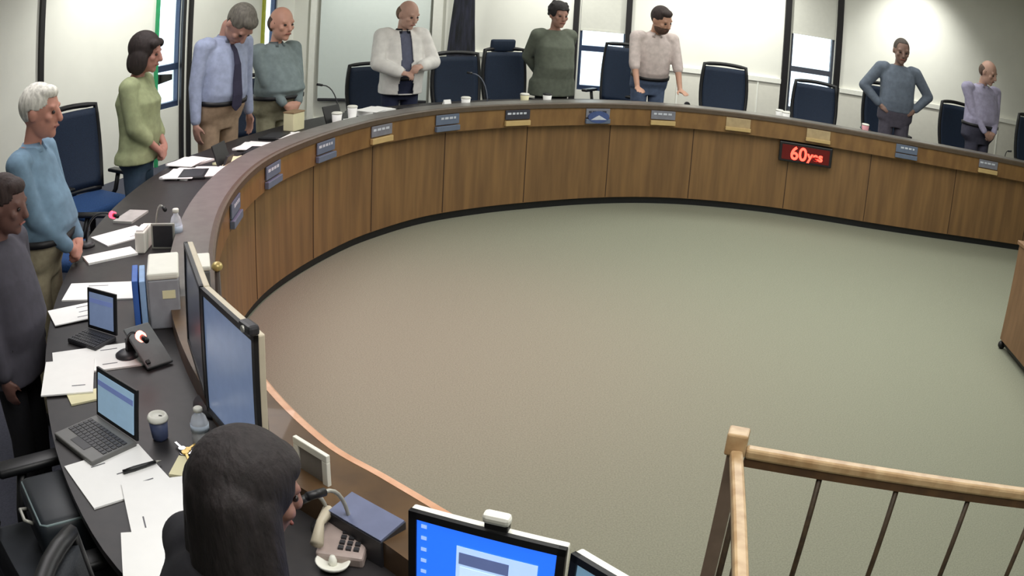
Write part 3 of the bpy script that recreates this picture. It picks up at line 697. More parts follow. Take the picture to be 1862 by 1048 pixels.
# ------------------------------------------------------------------ chairs
def make_chair(head=False, fabric=M_NAVY, seatm=M_NAVYSEAT):
    T = thing('office_chair', 'office chair', 'chair')
    bm = bmesh.new(); n = 12; m_ = 14
    def back_pt(u, v, o):             # u across -1..1, v up 0..1
        hw_ = 0.225 + 0.03 * math.sin(v * PI) + 0.012 * v
        x = u * hw_; y = -0.22 - 0.075 * v - 0.02 * math.sin(v * PI) + 0.05 * u * u + o; z = 0.54 + 0.66 * v
        return Vector((x, y, z))
    def slab(bm, u0, u1, v0, v1, o0, o1, nu=10, nv=12):
        g = [[[bm.verts.new(back_pt(u0 + (u1 - u0) * i / nu, v0 + (v1 - v0) * j / nv, o)) for j in range(nv + 1)] for i in range(nu + 1)] for o in (o0, o1)]
        for a in range(2):
            for i in range(nu):
                for j in range(nv):
                    f = (g[a][i][j], g[a][i + 1][j], g[a][i + 1][j + 1], g[a][i][j + 1]); bm.faces.new(f if a else f[::-1])
        for i in range(nu):
            bm.faces.new((g[0][i][0], g[0][i + 1][0], g[1][i + 1][0], g[1][i][0])); bm.faces.new((g[1][i][nv], g[1][i + 1][nv], g[0][i + 1][nv], g[0][i][nv]))
        for j in range(nv):
            bm.faces.new((g[0][0][j], g[1][0][j], g[1][0][j + 1], g[0][0][j + 1])); bm.faces.new((g[0][nu][j], g[0][nu][j + 1], g[1][nu][j + 1], g[1][nu][j]))
    slab(bm, -0.93, 0.93, 0.03, 0.96, -0.012, 0.022); obj('backrest', bm, fabric, T, True)
    bm = bmesh.new(); pts = []
    for i in range(9): pts.append(back_pt(-1 + i / 4, 0, 0))
    for j in range(1, 9): pts.append(back_pt(1, j / 8, 0))
    for i in range(1, 9): pts.append(back_pt(1 - i / 4, 1 + 0.02 * math.sin(i / 8 * PI), 0))
    for j in range(1, 9): pts.append(back_pt(-1, 1 - j / 8, 0))
    tube(bm, pts, 0.022, 8); obj('back_frame', bm, M_BLACK, T, True)
    bm = bmesh.new(); box(bm, (0, 0.0, 0.475), (0.49, 0.47, 0.085), None, 0.03); obj('seat', bm, seatm, T, True)
    for k in (-1, 1):
        bm = bmesh.new(); tube(bm, [(k * 0.24, -0.08, 0.45), (k * 0.28, -0.06, 0.52), (k * 0.28, -0.02, 0.66)], 0.018, 8); box(bm, (k * 0.28, 0.02, 0.675), (0.075, 0.26, 0.03), None, 0.012)
        obj('armrest', bm, M_BLACK, T, True)
    bm = bmesh.new(); tube(bm, [(0, -0.05, 0.44), (0, -0.20, 0.44), (0, -0.27, 0.56), (0, -0.29, 0.72)], 0.028, 8); obj('back_bracket', bm, M_BLACK, T, True)
    bm = bmesh.new(); tube(bm, [(0, 0, 0.43), (0, 0, 0.26)], 0.024, 12); tube(bm, [(0, 0, 0.27), (0, 0, 0.09)], 0.034, 12); obj('gas_column', bm, M_DARK, T, True)
    b = bmesh.new()
    for k in range(5):
        a = 2 * PI * k / 5 + 0.3; tube(b, [(0, 0, 0.11), (0.16 * math.cos(a), 0.16 * math.sin(a), 0.10), (0.29 * math.cos(a), 0.29 * math.sin(a), 0.075)], [0.034, 0.026, 0.018], 8)
    obj('star_base', b, M_BLACK, T, True)
    for k in range(5):
        a = 2 * PI * k / 5 + 0.3; b = bmesh.new(); c = Vector((0.29 * math.cos(a), 0.29 * math.sin(a), 0.03)); t = Vector((-math.sin(a), math.cos(a), 0)) * 0.022
        tube(b, [c - t, c + t], 0.03, 12); obj('caster', b, M_BLACK, T, True)
    if head:
        b = bmesh.new(); box(b, (0, -0.285, 1.245), (0.30, 0.05, 0.14), rotm('X', -0.1), 0.022); obj('headrest', b, fabric, T, True, 'rounded headrest')
        b = bmesh.new(); box(b, (0, -0.305, 1.20), (0.05, 0.02, 0.10)); obj('headrest_post', b, M_BLACK, T)
    return T
CH = make_chair(); CHH = make_chair(True); CHD = make_chair(False, mat('charcoal_mesh', (40, 44, 50), 0.7, rgb2=(30, 34, 40), scale=160, bump=0.2), mat('charcoal_seat', (46, 50, 56), 0.85))
used = set()
def chair_at(label, px, py, d, turn=0.0, src=None, group=None):
    src = src or CH
    z = 1.35
    for _ in range(4):
        P, n = along_px(px, d, z)
        r = ray(px, py); t = math.hypot(P.x, P.y) / math.hypot(r.x, r.y); z = CAM_H + r.z * t
    o = src if src.name not in used else copy_tree(src); used.add(src.name)
    o.location = (P.x, P.y, PLAT); o.rotation_euler = (0, 0, pit(n, turn)); k = (z - PLAT) / (1.20 if src is CH else 1.35); k = max(0.86, min(1.12, k)); o.scale = (1, 1, k)
    o['label'] = label; o['group'] = 'office chairs behind the council desk'
    return o
chair_at('dark blue office chair directly left of the flag, beside the white jacket', 852, 103, 0.95)
chair_at('dark blue office chair with a rounded headrest beside the grey-green sweater', 942, 70, 1.30, 0.1, CHH)
chair_at('dark blue office chair turned sideways behind the person leaning on the desk', 1118, 84, 1.75, -0.8)
chair_at('empty dark blue office chair between the two windows on the far wall', 1325, 124, 0.95)
chair_at('empty dark blue office chair in front of the right-hand far window', 1487, 156, 0.95)
chair_at('dark blue office chair behind the person with hands on hips', 1618, 160, 1.55, 0.1)
chair_at('dark blue office chair behind the person in the lavender shirt', 1758, 196, 1.45, 0.3)
chair_at('dark blue office chair cut off by the right edge of the picture', 1893, 220, 1.1)
chair_at('dark blue office chair behind the open white jacket', 690, 128, 1.55, -0.2)
chair_at('dark blue office chair behind the bald person in grey-green', 468, 160, 1.6, -0.3)
big = chair_at('large empty navy office chair between the white-haired person and the green blouse', 172, 190, 1.45, 0.15)
big.location = (-3.02, 5.62, PLAT); big.scale = (1.06, 1.06, 0.94); big.rotation_euler = (0, 0, -PI / 2 - 0.45)
c = chair_at('navy office chair just behind the white-haired person', 118, 268, 1.3)
c.location = (-2.62, 4.62, PLAT); c.rotation_euler = (0, 0, -PI / 2 + 0.1); c.scale = (1, 1, 0.86)
c = chair_at('dark office chair at the lower left corner carrying a black case', 60, 980, 1.3, 0.0, CHD); c.location = (-1.40, 1.42, PLAT); c.rotation_euler = (0, 0, -PI / 2 + 0.75); c.scale = (1, 1, 0.9)
NEARCHAIR = c
c = chair_at('dark office chair under the long-haired person close to the camera', 400, 1040, 1.3, 0.0, CHD); c.location = (XYF[0] - 0.02, XYF[1] - 0.0, PLAT); c.rotation_euler = (0, 0, -PI / 2 + 0.35); c.scale = (1, 1, 0.82)

# ------------------------------------------------------------------ name plates and the timer on the desk front
def front_frame(px, z, d=-0.001):
    P, n = along_px(px, d, z); return P, math.atan2(-n.y, -n.x) - PI / 2     # local +Y points into the pit
M_PLATE = mat('blue_grey_plate', (96, 108, 128), 0.5, var=0.04); M_PLATED = mat('dark_plate', (52, 54, 66), 0.5); M_PLATEG = mat('grey_plate', (120, 122, 132), 0.5); M_TAN = mat('tan_holder', (190, 164, 112), 0.55, var=0.05); M_LETTER = mat('pale_lettering', (196, 202, 212), 0.6)
M_EMBLEM = mat('blue_emblem', (66, 84, 132), 0.5)
def name_plate(px, py, kind, label):
    P, rz = front_frame(px, 0.88)
    T = thing('name_plate', label, 'name plate', (P.x, P.y, 0.875), rz, 'name plates along the desk front')
    wd = 0.25
    if kind != 'tan':
        m = {'blue': M_PLATE, 'dark': M_PLATED, 'grey': M_PLATEG, 'oval': M_PLATEG}[kind]
        b = bmesh.new(); box(b, (0, 0.010, 0.030), (wd, 0.012, 0.085), None, 0.003); obj('plaque', b, m, T)
        b = bmesh.new(); rnd = random.Random(px); x = -wd / 2 + 0.04
        while x < wd / 2 - 0.05:
            L = rnd.uniform(0.02, 0.045); box(b, (x + L / 2, 0.0172, 0.042), (L, 0.002, 0.018)); x += L + 0.012
        obj('lettering', b, M_LETTER if kind != 'oval' else M_PLATED, T)
        b = bmesh.new(); box(b, (0, 0.016, -0.045), (wd + 0.005, 0.03, 0.045), None, 0.004); obj('holder', b, M_TAN if kind in ('grey', 'dark') else M_PLATE, T)
        if kind == 'oval':
            b = bmesh.new()
            ring = [b.verts.new((0.11 * math.cos(t * PI / 16), 0.034, -0.005 + 0.055 * math.sin(t * PI / 16))) for t in range(32)]; r2 = [b.verts.new((v.co.x, 0.018, v.co.z)) for v in ring]
            b.faces.new(ring)
            for k in range(32): b.faces.new((ring[k], ring[(k + 1) % 32], r2[(k + 1) % 32], r2[k]))
            e = obj('emblem', b, M_EMBLEM, T, label='blue oval emblem')
            b = bmesh.new(); vv = [b.verts.new(q) for q in ((-0.085, 0.036, -0.030), (0.085, 0.036, -0.030), (0.03, 0.036, 0.0), (0.0, 0.036, 0.014), (-0.03, 0.036, -0.002))]; b.faces.new(vv); obj('emblem_mark', b, M_LETTER, e)
    else:
        b = bmesh.new(); box(b, (0, 0.008, 0.02), (wd, 0.012, 0.10), None, 0.003); obj('backing', b, mat('empty_plate_backing', (172, 152, 116), 0.6), T)
        b = bmesh.new(); box(b, (0, 0.02, -0.040), (wd + 0.01, 0.035, 0.035), None, 0.004); obj('holder', b, M_TAN, T)
for px, kind, label in ((425, 'blue', 'faint blue name plate nearest the camera on the curved desk front'), (494, 'blue', 'bluish name plate second from the near end of the desk front'), (590, 'blue', 'dim bluish name plate left of the first tan-holder plate'),
    (692, 'grey', 'grey name plate on a tan holder below the white jacket'), (812, 'blue', 'blue-grey name plate below the chair beside the flag'), (940, 'dark', 'dark name plate with pale lettering over a tan holder'),
    (1086, 'oval', 'name plate with a blue oval emblem below the first far window'), (1205, 'grey', 'grey name plate on a tan lip below the leaning person'), (1342, 'tan', 'blank tan name holder below the empty chair between the windows'),
    (1488, 'tan', 'blank tan name holder directly above the red digital timer'), (1648, 'blue', 'blue-grey name plate below the person with hands on hips'), (1796, 'grey', 'grey name plate below the person in the lavender shirt')):
    name_plate(px, 0, kind, label)
P, rz = front_frame(1464, 0.66, 0.06)
T = thing('digital_timer', 'black digital timer with glowing red characters on the desk front', 'timer', (P.x, P.y, 0.675), rz)
b = bmesh.new(); box(b, (0, 0.045, 0), (0.56, 0.07, 0.20), None, 0.008); obj('housing', b, M_BLACK, T)
b = bmesh.new(); box(b, (0.0, 0.081, 0), (0.50, 0.004, 0.15)); obj('display_window', b, mat('dark_red_lens', (44, 6, 8), 0.3, emit=(120, 8, 8), estr=0.35), T)
def text(body, size, loc, rot, m, parent, name, ext=0.002, sx=1.0, bold=0.004):
    cu = bpy.data.curves.new(name, 'FONT'); cu.body = body; cu.size = size; cu.extrude = ext; cu.offset = bold; cu.align_x = 'CENTER'
    t = bpy.data.objects.new('tmp', cu); COL.objects.link(t); dg = bpy.context.evaluated_depsgraph_get(); dg.update()
    me = bpy.data.meshes.new_from_object(t.evaluated_get(dg)); bpy.data.objects.remove(t)
    me.materials.clear(); me.materials.append(m); o = bpy.data.objects.new(name, me); COL.objects.link(o); o.parent = parent; o.location = loc; o.rotation_euler = rot; o.scale = (sx, 1, 1); return o
M_LED = mat('red_led', (255, 60, 50), 0.4, emit=(255, 60, 45), estr=5.0)
text('60', 0.185, (0.075, 0.085, -0.066), (PI / 2, 0, PI), M_LED, T, 'digits', sx=0.95)
text('yes', 0.125, (-0.10, 0.085, -0.048), (PI / 2, 0, PI), M_LED, T, 'small_characters', sx=1.0)

# ------------------------------------------------------------------ monitors
def monitor(label, A, B, ztop, zbot, face, bezel=M_BEIGE, tilt=0.03, stand=True, win=False, into=1, zdesk=WORK):
    A, B = Vector(A), Vector(B); L = (B - A).length; d = (B - A).normalized(); n = Vector((d.y, -d.x)) * into      # n: the way the screen faces
    c = (A + B) / 2; rz = math.atan2(d.y, d.x)
    T = thing('monitor', label, 'monitor', (c.x, c.y, zdesk), rz)
    s = -1 if n.dot(Vector((math.sin(rz), -math.cos(rz)))) > 0 else 1                    # +1: faces local +Y
    H = ztop - zbot; zc = (ztop + zbot) / 2 - zdesk; R = rotm('X', tilt * s)
    def P_(b, c_, s_, bev=0): box(b, Vector((0, 0, zc)) + R @ Vector(c_), s_, R, bev)
    b = bmesh.new(); P_(b, (0, -s * 0.015, 0), (L, 0.020, H), 0.004); P_(b, (0, -s * 0.034, -0.03), (L * 0.55, 0.03, H * 0.45), 0.008); obj('casing', b, bezel, T, label='pale casing')
    b = bmesh.new(); fw = 0.016
    for (x, z, w_, h_) in ((0, H / 2 - fw / 2, L, fw), (0, -H / 2 + fw / 2, L, fw), (-L / 2 + fw / 2, 0, fw, H), (L / 2 - fw / 2, 0, fw, H)): P_(b, (x, -s * 0.001, z), (w_, 0.012, h_))
    obj('bezel', b, M_BLACK, T)
    b = bmesh.new(); P_(b, (0, -s * 0.002, 0), (L - 2 * fw + 0.002, 0.006, H - 2 * fw + 0.002)); sc = obj('screen', b, face, T)
    if win:
        w_, h_ = L - 2 * fw, H - 2 * fw
        def q(name, x0, x1, z0, z1, m, o):        # x measured from the screen's left as seen by its reader
            b = bmesh.new(); cx = (x0 + x1) / 2 - 0.5; P_(b, (-s * cx * w_, s * (0.0015 + o), (0.5 - (z0 + z1) / 2) * h_), ((x1 - x0) * w_, 0.001, (z1 - z0) * h_)); return obj(name, b, m, sc)
        E = lambda nm, c, st=0.9: mat(nm, c, 0.4, emit=c, estr=st)
        q('dialog_window', 0.30, 0.88, 0.16, 0.85, E('screen_pale_blue', (168, 196, 232), 0.95), 0.001)
        q('dialog_header', 0.32, 0.68, 0.22, 0.34, E('screen_slate', (92, 106, 150), 0.7), 0.002)
        q('dialog_pane', 0.33, 0.66, 0.37, 0.80, E('screen_lighter_blue', (184, 208, 238), 0.95), 0.002)
        for k in range(5): q('desktop_icon', 0.035, 0.075, 0.04 + 0.12 * k, 0.075 + 0.12 * k, E('screen_icon', (150, 180, 240), 0.9), 0.001)
        q('taskbar', 0.0, 1.0, 0.95, 1.0, E('screen_taskbar', (40, 60, 140), 0.8), 0.001)
    if stand:
        zb = zbot - zdesk
        b = bmesh.new(); box(b, (0, -s * 0.075, (zb + 0.10) / 2 + 0.01), (0.07, 0.025, zb + 0.12), None, 0.006); obj('stand', b, M_DARK, T)
        b = bmesh.new(); lathe(b, [(0.10, 0.0), (0.10, 0.010), (0.03, 0.018)], 24, (0, -s * 0.07, 0.0)); obj('base', b, M_DARK, T, True)
    return T
M_SCR_DIM = mat('dim_blue_screen', (110, 126, 158), 0.25, emit=(120, 138, 172), estr=0.42)
M_SCR_DARK = mat('dark_grey_screen', (60, 64, 76), 0.3, emit=(70, 74, 90), estr=0.12)
M_SCR_BLUE = mat('bright_blue_screen', (36, 96, 235), 0.3, emit=(40, 110, 245), estr=1.0)
M_SCR_TEAL = mat('teal_screen', (110, 150, 175), 0.3, emit=(120, 155, 180), estr=0.6)
a1, a2, a3 = U(334, 440, 1.38), U(363, 523, 1.38), U(461, 612, 1.38)
monitor('dark-faced monitor edge-on, left of the large grey-blue screen', a1.xy, a2.xy - (a2.xy - a1.xy).normalized() * 0.01, 1.38, 1.06, M_SCR_DARK)
monitor('large monitor with a plain grey-blue screen standing against the desk ledge', a2.xy, a3.xy, 1.38, 1.03, M_SCR_DIM)
b1, b2, b3 = U(743, 928, 1.22), U(1030, 1001, 1.22), U(1125, 1058, 1.22)
monitor('near monitor showing a bright blue desktop with a pale dialog window', b1.xy, b2.xy, 1.22, 0.965, M_SCR_BLUE, win=True, bezel=M_WHITE)
dd = (b3.xy - b2.xy).normalized()
monitor('monitor with a teal screen at the bottom edge right of the blue screen', b2.xy + dd * 0.012, b2.xy + dd * 0.30, 1.22, 0.965, M_SCR_TEAL, bezel=M_WHITE)

# ------------------------------------------------------------------ things on the desk
def ang_px(p, q, z=WORK): a, b = U(*p, z), U(*q, z); return math.atan2(b.y - a.y, b.x - a.x)
def sheet(label, px, py, p, q, w_=0.216, l_=0.279, t=0.003, m=M_PAPER, lines=0, lift=0.0, group=None, name='paper_sheet', cat='paper', seed=1, z=WORK):
    """paper whose long side runs from photo place p to photo place q"""
    c = U(px, py, z); T = thing(name, label, cat, (c.x, c.y, z + lift), ang_px(p, q, z), group)
    b = bmesh.new(); box(b, (0, 0, t / 2), (l_, w_, t)); obj('sheet', b, m, T)
    if lines:
        rnd = random.Random(seed)
        for k in range(lines):
            b = bmesh.new(); L = rnd.uniform(0.04, 0.11); box(b, (rnd.uniform(-0.06, 0.06), -w_ * 0.3 + k * w_ * 0.6 / max(lines - 1, 1), t + 0.0006), (L, 0.004, 0.0008)); obj('text_line', b, M_INK, T)
    return T
sheet('white sheet nearest the dark-faced monitor, lying across the far end of the blue binders', 186, 531, (120, 532), (240, 528), 0.2, 0.34, 0.006, lines=2)
sheet('small white printed sheet at the desk edge left of the small laptop', 142, 573, (108, 575), (180, 560), 0.17, 0.24, 0.004, lines=3, seed=5, lift=0.0065)
sheet('wide white sheet between the two laptops', 195, 652, (100, 660), (245, 640), 0.2, 0.42, 0.006, lines=2, seed=3)
sheet('white sheet overlapping the wide sheet at the desk edge behind the open laptop', 125, 690, (100, 690), (170, 684), 0.26, 0.19, 0.005, lift=0.0065, lines=1)
sheet('small cream note half tucked under the open laptop', 153, 724, (135, 728), (172, 720), 0.075, 0.11, 0.006, M_CREAM, lift=0.0)
pp = sheet('white sheet with a black pen lying on it below the open laptop', 213, 866, (125, 880), (260, 838), 0.24, 0.25, 0.005, lines=3, seed=8)
sheet('white sheet half hidden by the long dark hair', 300, 935, (262, 890), (285, 980), 0.20, 0.30, 0.005, lines=1, lift=0.0062)
sheet('white sheet at the bottom edge beside the long dark hair', 285, 1020, (245, 970), (250, 1040), 0.17, 0.20, 0.004, lift=0.0125)
sheet('white sheet below the far red-tipped microphone', 222, 430, (190, 440), (245, 425), 0.20, 0.28, 0.006, lines=1)
sheet('crumpled-looking white sheet at the desk edge below the far microphone', 200, 467, (170, 475), (232, 462), 0.12, 0.26, 0.010)
sheet('grey notepad at the desk edge right of the far microphone tip', 238, 396, (225, 405), (262, 380), 0.12, 0.22, 0.012, mat('grey_pad', (172, 172, 168), 0.7))
sheet('cream slip of paper lying on the dark desk above the long dark hair', 335, 852, (330, 870), (348, 835), 0.06, 0.10, 0.008, M_CREAM)
c = U(256, 856, WORK)
T = thing('pen', 'thick black pen resting on white paper', 'pen', (c.x, c.y, WORK + 0.012), ang_px((238, 862), (282, 848)))
b = bmesh.new(); tube(b, [(-0.055, 0, 0), (-0.02, 0, 0), (0.02, 0, 0), (0.05, 0, 0)], [0.006, 0.0075, 0.006, 0.005], 10); obj('barrel', b, M_BLACK, T, True)
b = bmesh.new(); tube(b, [(0.05, 0, 0), (0.068, 0, -0.002)], [0.004, 0.0015], 8); obj('tip', b, M_SILVER, T, True)

def laptop(label, px, py, p, q, w_=0.30, l_=0.21, lid=0.2, open_=1.85, scr=M_SCR_DIM, bodym=M_SILVER, flip=1):
    c = U(px, py, WORK); rz = ang_px(p, q)
    T = thing('laptop', label, 'laptop', (c.x, c.y, WORK), rz)        # hinge along local x, keyboard towards -y*flip
    b = bmesh.new(); box(b, (0, -flip * l_ / 2, 0.009), (w_, l_, 0.018), None, 0.004); obj('keyboard_deck', b, bodym, T)
    b = bmesh.new()
    for r in range(5):
        for k in range(12): box(b, (-w_ * 0.42 + k * w_ * 0.84 / 11, -flip * (0.035 + r * 0.019), 0.0188), (w_ * 0.062, 0.015, 0.003))
    obj('keys', b, M_DARK, T); tag(T.children[-1], kind='stuff')
    b = bmesh.new(); box(b, (0, -flip * (l_ - 0.045), 0.0186), (0.08, 0.05, 0.001)); obj('touchpad', b, M_DARK, T)
    R = rotm('X', -flip * (open_ - PI / 2)) if True else None
    def P_(b, y, z, s_, bev=0): box(b, Vector((0, 0, 0.018)) + R @ Vector((0, y, z)), s_, R, bev)
    b = bmesh.new(); P_(b, flip * 0.005, lid / 2, (w_, 0.009, lid), 0.002); l = obj('lid', b, M_BLACK, T)
    b = bmesh.new(); P_(b, -flip * 0.0005, lid / 2, (w_ - 0.028, 0.003, lid - 0.028)); sc = obj('screen', b, scr, l)
    b = bmesh.new(); P_(b, -flip * 0.0025, lid * 0.72, (w_ - 0.03, 0.001, 0.016)); obj('title_bar', b, mat('screen_slate', (92, 106, 150), 0.4, emit=(92, 106, 150), estr=0.7), l)
    return T
M_SCR_LAP = mat('pale_laptop_screen', (130, 160, 184), 0.3, emit=(140, 168, 190), estr=0.55)
laptop('open laptop with a pale blue screen beside the white-lidded cup', 212, 788, (183, 768), (240, 807), 0.225, 0.17, 0.15, 1.75, M_SCR_LAP, mat('laptop_deck', (104, 104, 102), 0.4), 1)
laptop('small laptop with a blue-grey screen near the blue binders, partly behind white papers', 186, 612, (165, 606), (203, 618), 0.16, 0.12, 0.15, 1.7, M_SCR_DIM, M_DARK, 1)

c = U(292, 798, WORK); T = thing('coffee_cup', 'paper cup with a white lid standing on the dark desk', 'cup', (c.x, c.y, WORK)); T.scale = (0.82, 0.82, 0.74)
b = bmesh.new(); lathe(b, [(0.026, 0), (0.030, 0.01), (0.036, 0.085)], 24); obj('cup', b, mat('blue_grey_cup', (70, 80, 112), 0.5), T, True)
b = bmesh.new(); lathe(b, [(0.0385, 0.083), (0.040, 0.090), (0.038, 0.096), (0.034, 0.104), (0.027, 0.105), (0.026, 0.100), (0.002, 0.100)], 24); ld = obj('lid', b, M_WHITE, T, True)
b = bmesh.new(); box(b, (0.012, 0, 0.1012), (0.012, 0.005, 0.002)); obj('sip_hole', b, M_BLACK, ld)
def bottle(label, c, s=1.0, capm=M_WHITE, group=None):
    T = thing('water_bottle', label, 'bottle', (c.x, c.y, c.z), 0, group)
    b = bmesh.new(); lathe(b, [(0.030 * s, 0), (0.033 * s, 0.008 * s), (0.033 * s, 0.05 * s), (0.030 * s, 0.06 * s), (0.033 * s, 0.07 * s), (0.033 * s, 0.11 * s), (0.024 * s, 0.145 * s), (0.014 * s, 0.16 * s), (0.0135 * s, 0.175 * s)], 24); obj('bottle_body', b, M_BOTTLE, T, True)
    b = bmesh.new(); lathe(b, [(0.0338 * s, 0.072 * s), (0.0338 * s, 0.108 * s)], 24); obj('wrapper', b, mat('bottle_wrapper', (190, 204, 222), 0.5), T, True)
    b = bmesh.new(); lathe(b, [(0.0165 * s, 0.170 * s), (0.0165 * s, 0.186 * s), (0.014 * s, 0.189 * s)], 16); obj('cap', b, capm, T, True)
    return T
bottle('clear water bottle with a white cap right of the paper cup', U(367, 806, WORK), 0.82).scale = (1, 1, 0.72)
bottle('small clear water bottle on the desk by the upper end of the dark-faced monitor', U(322, 448, WORK), 0.95)

def mic(label, base, tip, lit=None, m=M_DARK, z=WORK, group='gooseneck microphones on the desk', r=0.005):
    base, tip = Vector(base), Vector(tip)
    T = thing('gooseneck_microphone', label, 'microphone', base)
    b = bmesh.new(); lathe(b, [(0.045, 0), (0.045, 0.012), (0.03, 0.022), (0.012, 0.026)], 20); obj('base', b, M_DARK, T, True)
    v = tip - base; pts = []
    for k in range(9):
        t = k / 8; pts.append(Vector((v.x * t ** 1.7, v.y * t ** 1.7, 0.02 + (v.z - 0.02) * math.sin(t * PI / 2) ** 0.9)))
    b = bmesh.new(); tube(b, pts, r, 8); obj('gooseneck', b, m, T, True)
    e = pts[-1]; d = (pts[-1] - pts[-2]).normalized()
    b = bmesh.new(); tube(b, [e, e + d * 0.05], 0.010, 12); h_ = obj('capsule_head', b, M_BLACK, T, True)
    if lit:
        b = bmesh.new(); tube(b, [e - d * 0.012, e + d * 0.012], 0.0165, 14); obj('light_ring', b, lit, h_, True, 'glowing red ring')
    return T
M_RED = mat('red_ring', (255, 40, 60), 0.4, emit=(255, 50, 70), estr=6.0); M_PINK = mat('pink_ring', (255, 120, 110), 0.4, emit=(255, 110, 95), estr=7.0)
mic('gooseneck microphone with a glowing red ring in front of the white-haired person', U(158, 448, WORK), U(205, 391, 1.14), M_RED)
mic('gooseneck microphone with a bright pink ring beside the grey slanted console', U(232, 650, WORK), U(256, 612, 1.06), M_PINK)
mic('pale-stemmed gooseneck microphone behind the upright binders', U(285, 440, WORK), U(297, 378, 1.16), None, M_SILVER)
P, n = along_px(616, 0.42, WORK); mic('gooseneck microphone in front of the projection screen', P, P + Vector((-0.14, -0.02, 0.30)))
P, n = along_px(886, 0.32, WORK); mic('gooseneck microphone in front of the chair beside the flag', P, P + Vector((-0.15, 0.0, 0.30)), None, mat('grey_stem', (96, 102, 116), 0.5))
P, n = along_px(1826, 0.35, WORK); mic('short dark microphone at the right end of the desk', P, P + Vector((0.02, -0.03, 0.12)), None, M_BLACK)

# upright binders, tower and boxes by the monitors
c = U(300, 600, WORK); rz = ang_px((300, 600), (326, 560))
def wob(name, label, cat, c, s_, rz, m, bev=0.006, z=WORK, group=None): 
    T = thing(name, label, cat, (c.x, c.y, z), rz, group); b = bmesh.new(); box(b, (0, 0, s_[2] / 2), s_, None, bev); return T, b
T, b = wob('desktop_computer', 'upright grey computer tower with a white top on the desk behind the microphone', 'computer', U(303, 576, WORK), (0.24, 0.12, 0.185), ang_px((303, 590), (303, 520)), mat('tower_grey', (150, 152, 160), 0.5))
obj('case', b, mat('tower_grey', (150, 152, 160), 0.5), T)
b = bmesh.new(); box(b, (0, 0, 0.198), (0.244, 0.124, 0.026), None, 0.008); obj('top_cover', b, M_WHITE, T, label='white top cover')
b = bmesh.new(); box(b, (-0.121, -0.02, 0.13), (0.002, 0.05, 0.03)); obj('sticker', b, M_CREAM, T, label='cream sticker')
for k, (dx, col, lab) in enumerate(((0.0, (60, 104, 186), 'deep blue upright binder, leftmost beside the computer tower'), (0.028, (150, 184, 226), 'pale blue upright binder between the deep blue one and the computer tower'))):
    base = U(252, 580, WORK); T, b = wob('ring_binder', lab, 'binder', base + Vector((dx * 1.1, dx * 0.1, 0)), (0.19, 0.024, 0.18), ang_px((250, 590), (250, 520)), None, 0.003); obj('cover', b, mat('binder_%d' % k, col, 0.5), T)
    b = bmesh.new(); box(b, (0.004, 0, 0.09), (0.186, 0.016, 0.174)); obj('pages', b, M_PAPER, T)
T, b = wob('storage_box', 'grey box with a white lid on the desk ledge right of the dark-faced monitor', 'box', U(364, 528, LEDGE) , (0.16, 0.085, 0.10), ang_px((366, 540), (362, 470)), None, 0.006, LEDGE)
obj('carton', b, mat('box_grey', (120, 122, 124), 0.6), T); b = bmesh.new(); box(b, (0, 0, 0.110), (0.165, 0.09, 0.02), None, 0.006); obj('lid', b, M_WHITE, T)
c = U(284, 668, WORK); T = thing('slanted_console', 'dark grey slanted console panel between the microphone and the large monitor', 'console', (c.x, c.y, WORK), ang_px((262, 665), (315, 648)))
b = bmesh.new(); R = rotm('X', 0.45); box(b, (0.01, 0.07, 0.05), (0.105, 0.19, 0.012), R, 0.004); obj('panel', b, mat('console_grey', (92, 96, 98), 0.5), T)
b = bmesh.new(); box(b, (0, 0.13, 0.035), (0.10, 0.015, 0.07), None, 0.003); obj('foot', b, M_BLACK, T)
b = bmesh.new(); box(b, Vector((-0.03, 0.0, 0.026)), (0.014, 0.014, 0.01), R); obj('button', b, M_BLACK, T)
T, b = wob('display_frame', 'dark framed display plate on the desk between the pale binder top and the bottle', 'frame', U(298, 452, WORK), (0.12, 0.015, 0.12), ang_px((276, 450), (322, 450)), None, 0.003)
obj('frame', b, M_SILVER, T); b = bmesh.new(); box(b, (0, -0.008, 0.06), (0.10, 0.004, 0.10)); obj('plate', b, M_DARK, T)
T, b = wob('paper_tray', 'white paper tray end beside the dark framed plate', 'tray', U(263, 452, WORK), (0.05, 0.16, 0.10), ang_px((250, 450), (276, 450)), None, 0.006); obj('tray', b, M_WHITE, T)
b = bmesh.new(); box(b, (0, -0.02, 0.104), (0.036, 0.10, 0.008)); obj('papers', b, M_PAPER, T)
def small_lamp(label, px, py, z0, h_, name='desk_microphone_post'):
    c = U(px, py, z0); T = thing(name, label, 'post', (c.x, c.y, z0))
    b = bmesh.new(); lathe(b, [(0.028, 0), (0.028, 0.006), (0.012, 0.012), (0.010, h_)], 16); obj('post', b, mat('brown_post', (54, 40, 30), 0.5), T, True)
    b = bmesh.new(); ellip(b, (0, 0, h_ + 0.012), (0.022, 0.022, 0.018)); obj('cap', b, mat('brass_cap', (190, 170, 110), 0.35, metal=0.4), T, True)
small_lamp('short dark post with a brass cap on the ledge behind the large monitor', 398, 548, LEDGE, 0.12)
c = U(453, 604, 1.385); T = thing('webcam', 'small webcam clipped on the top corner of the large grey-blue monitor', 'camera', (c.x, c.y, 1.384), -0.8)
b = bmesh.new(); box(b, (0, 0, 0.012), (0.06, 0.03, 0.026), None, 0.008); obj('housing', b, M_DARK, T); b = bmesh.new(); tube(b, [(0, -0.014, 0.012), (0, -0.019, 0.012)], 0.008, 12); obj('lens', b, M_SILVER, T)
c = U(903, 962, 1.226); T = thing('webcam', 'white webcam on top of the bright blue monitor', 'camera', (c.x, c.y, 1.2235), math.atan2((b2 - b1).y, (b2 - b1).x) if False else -0.28)
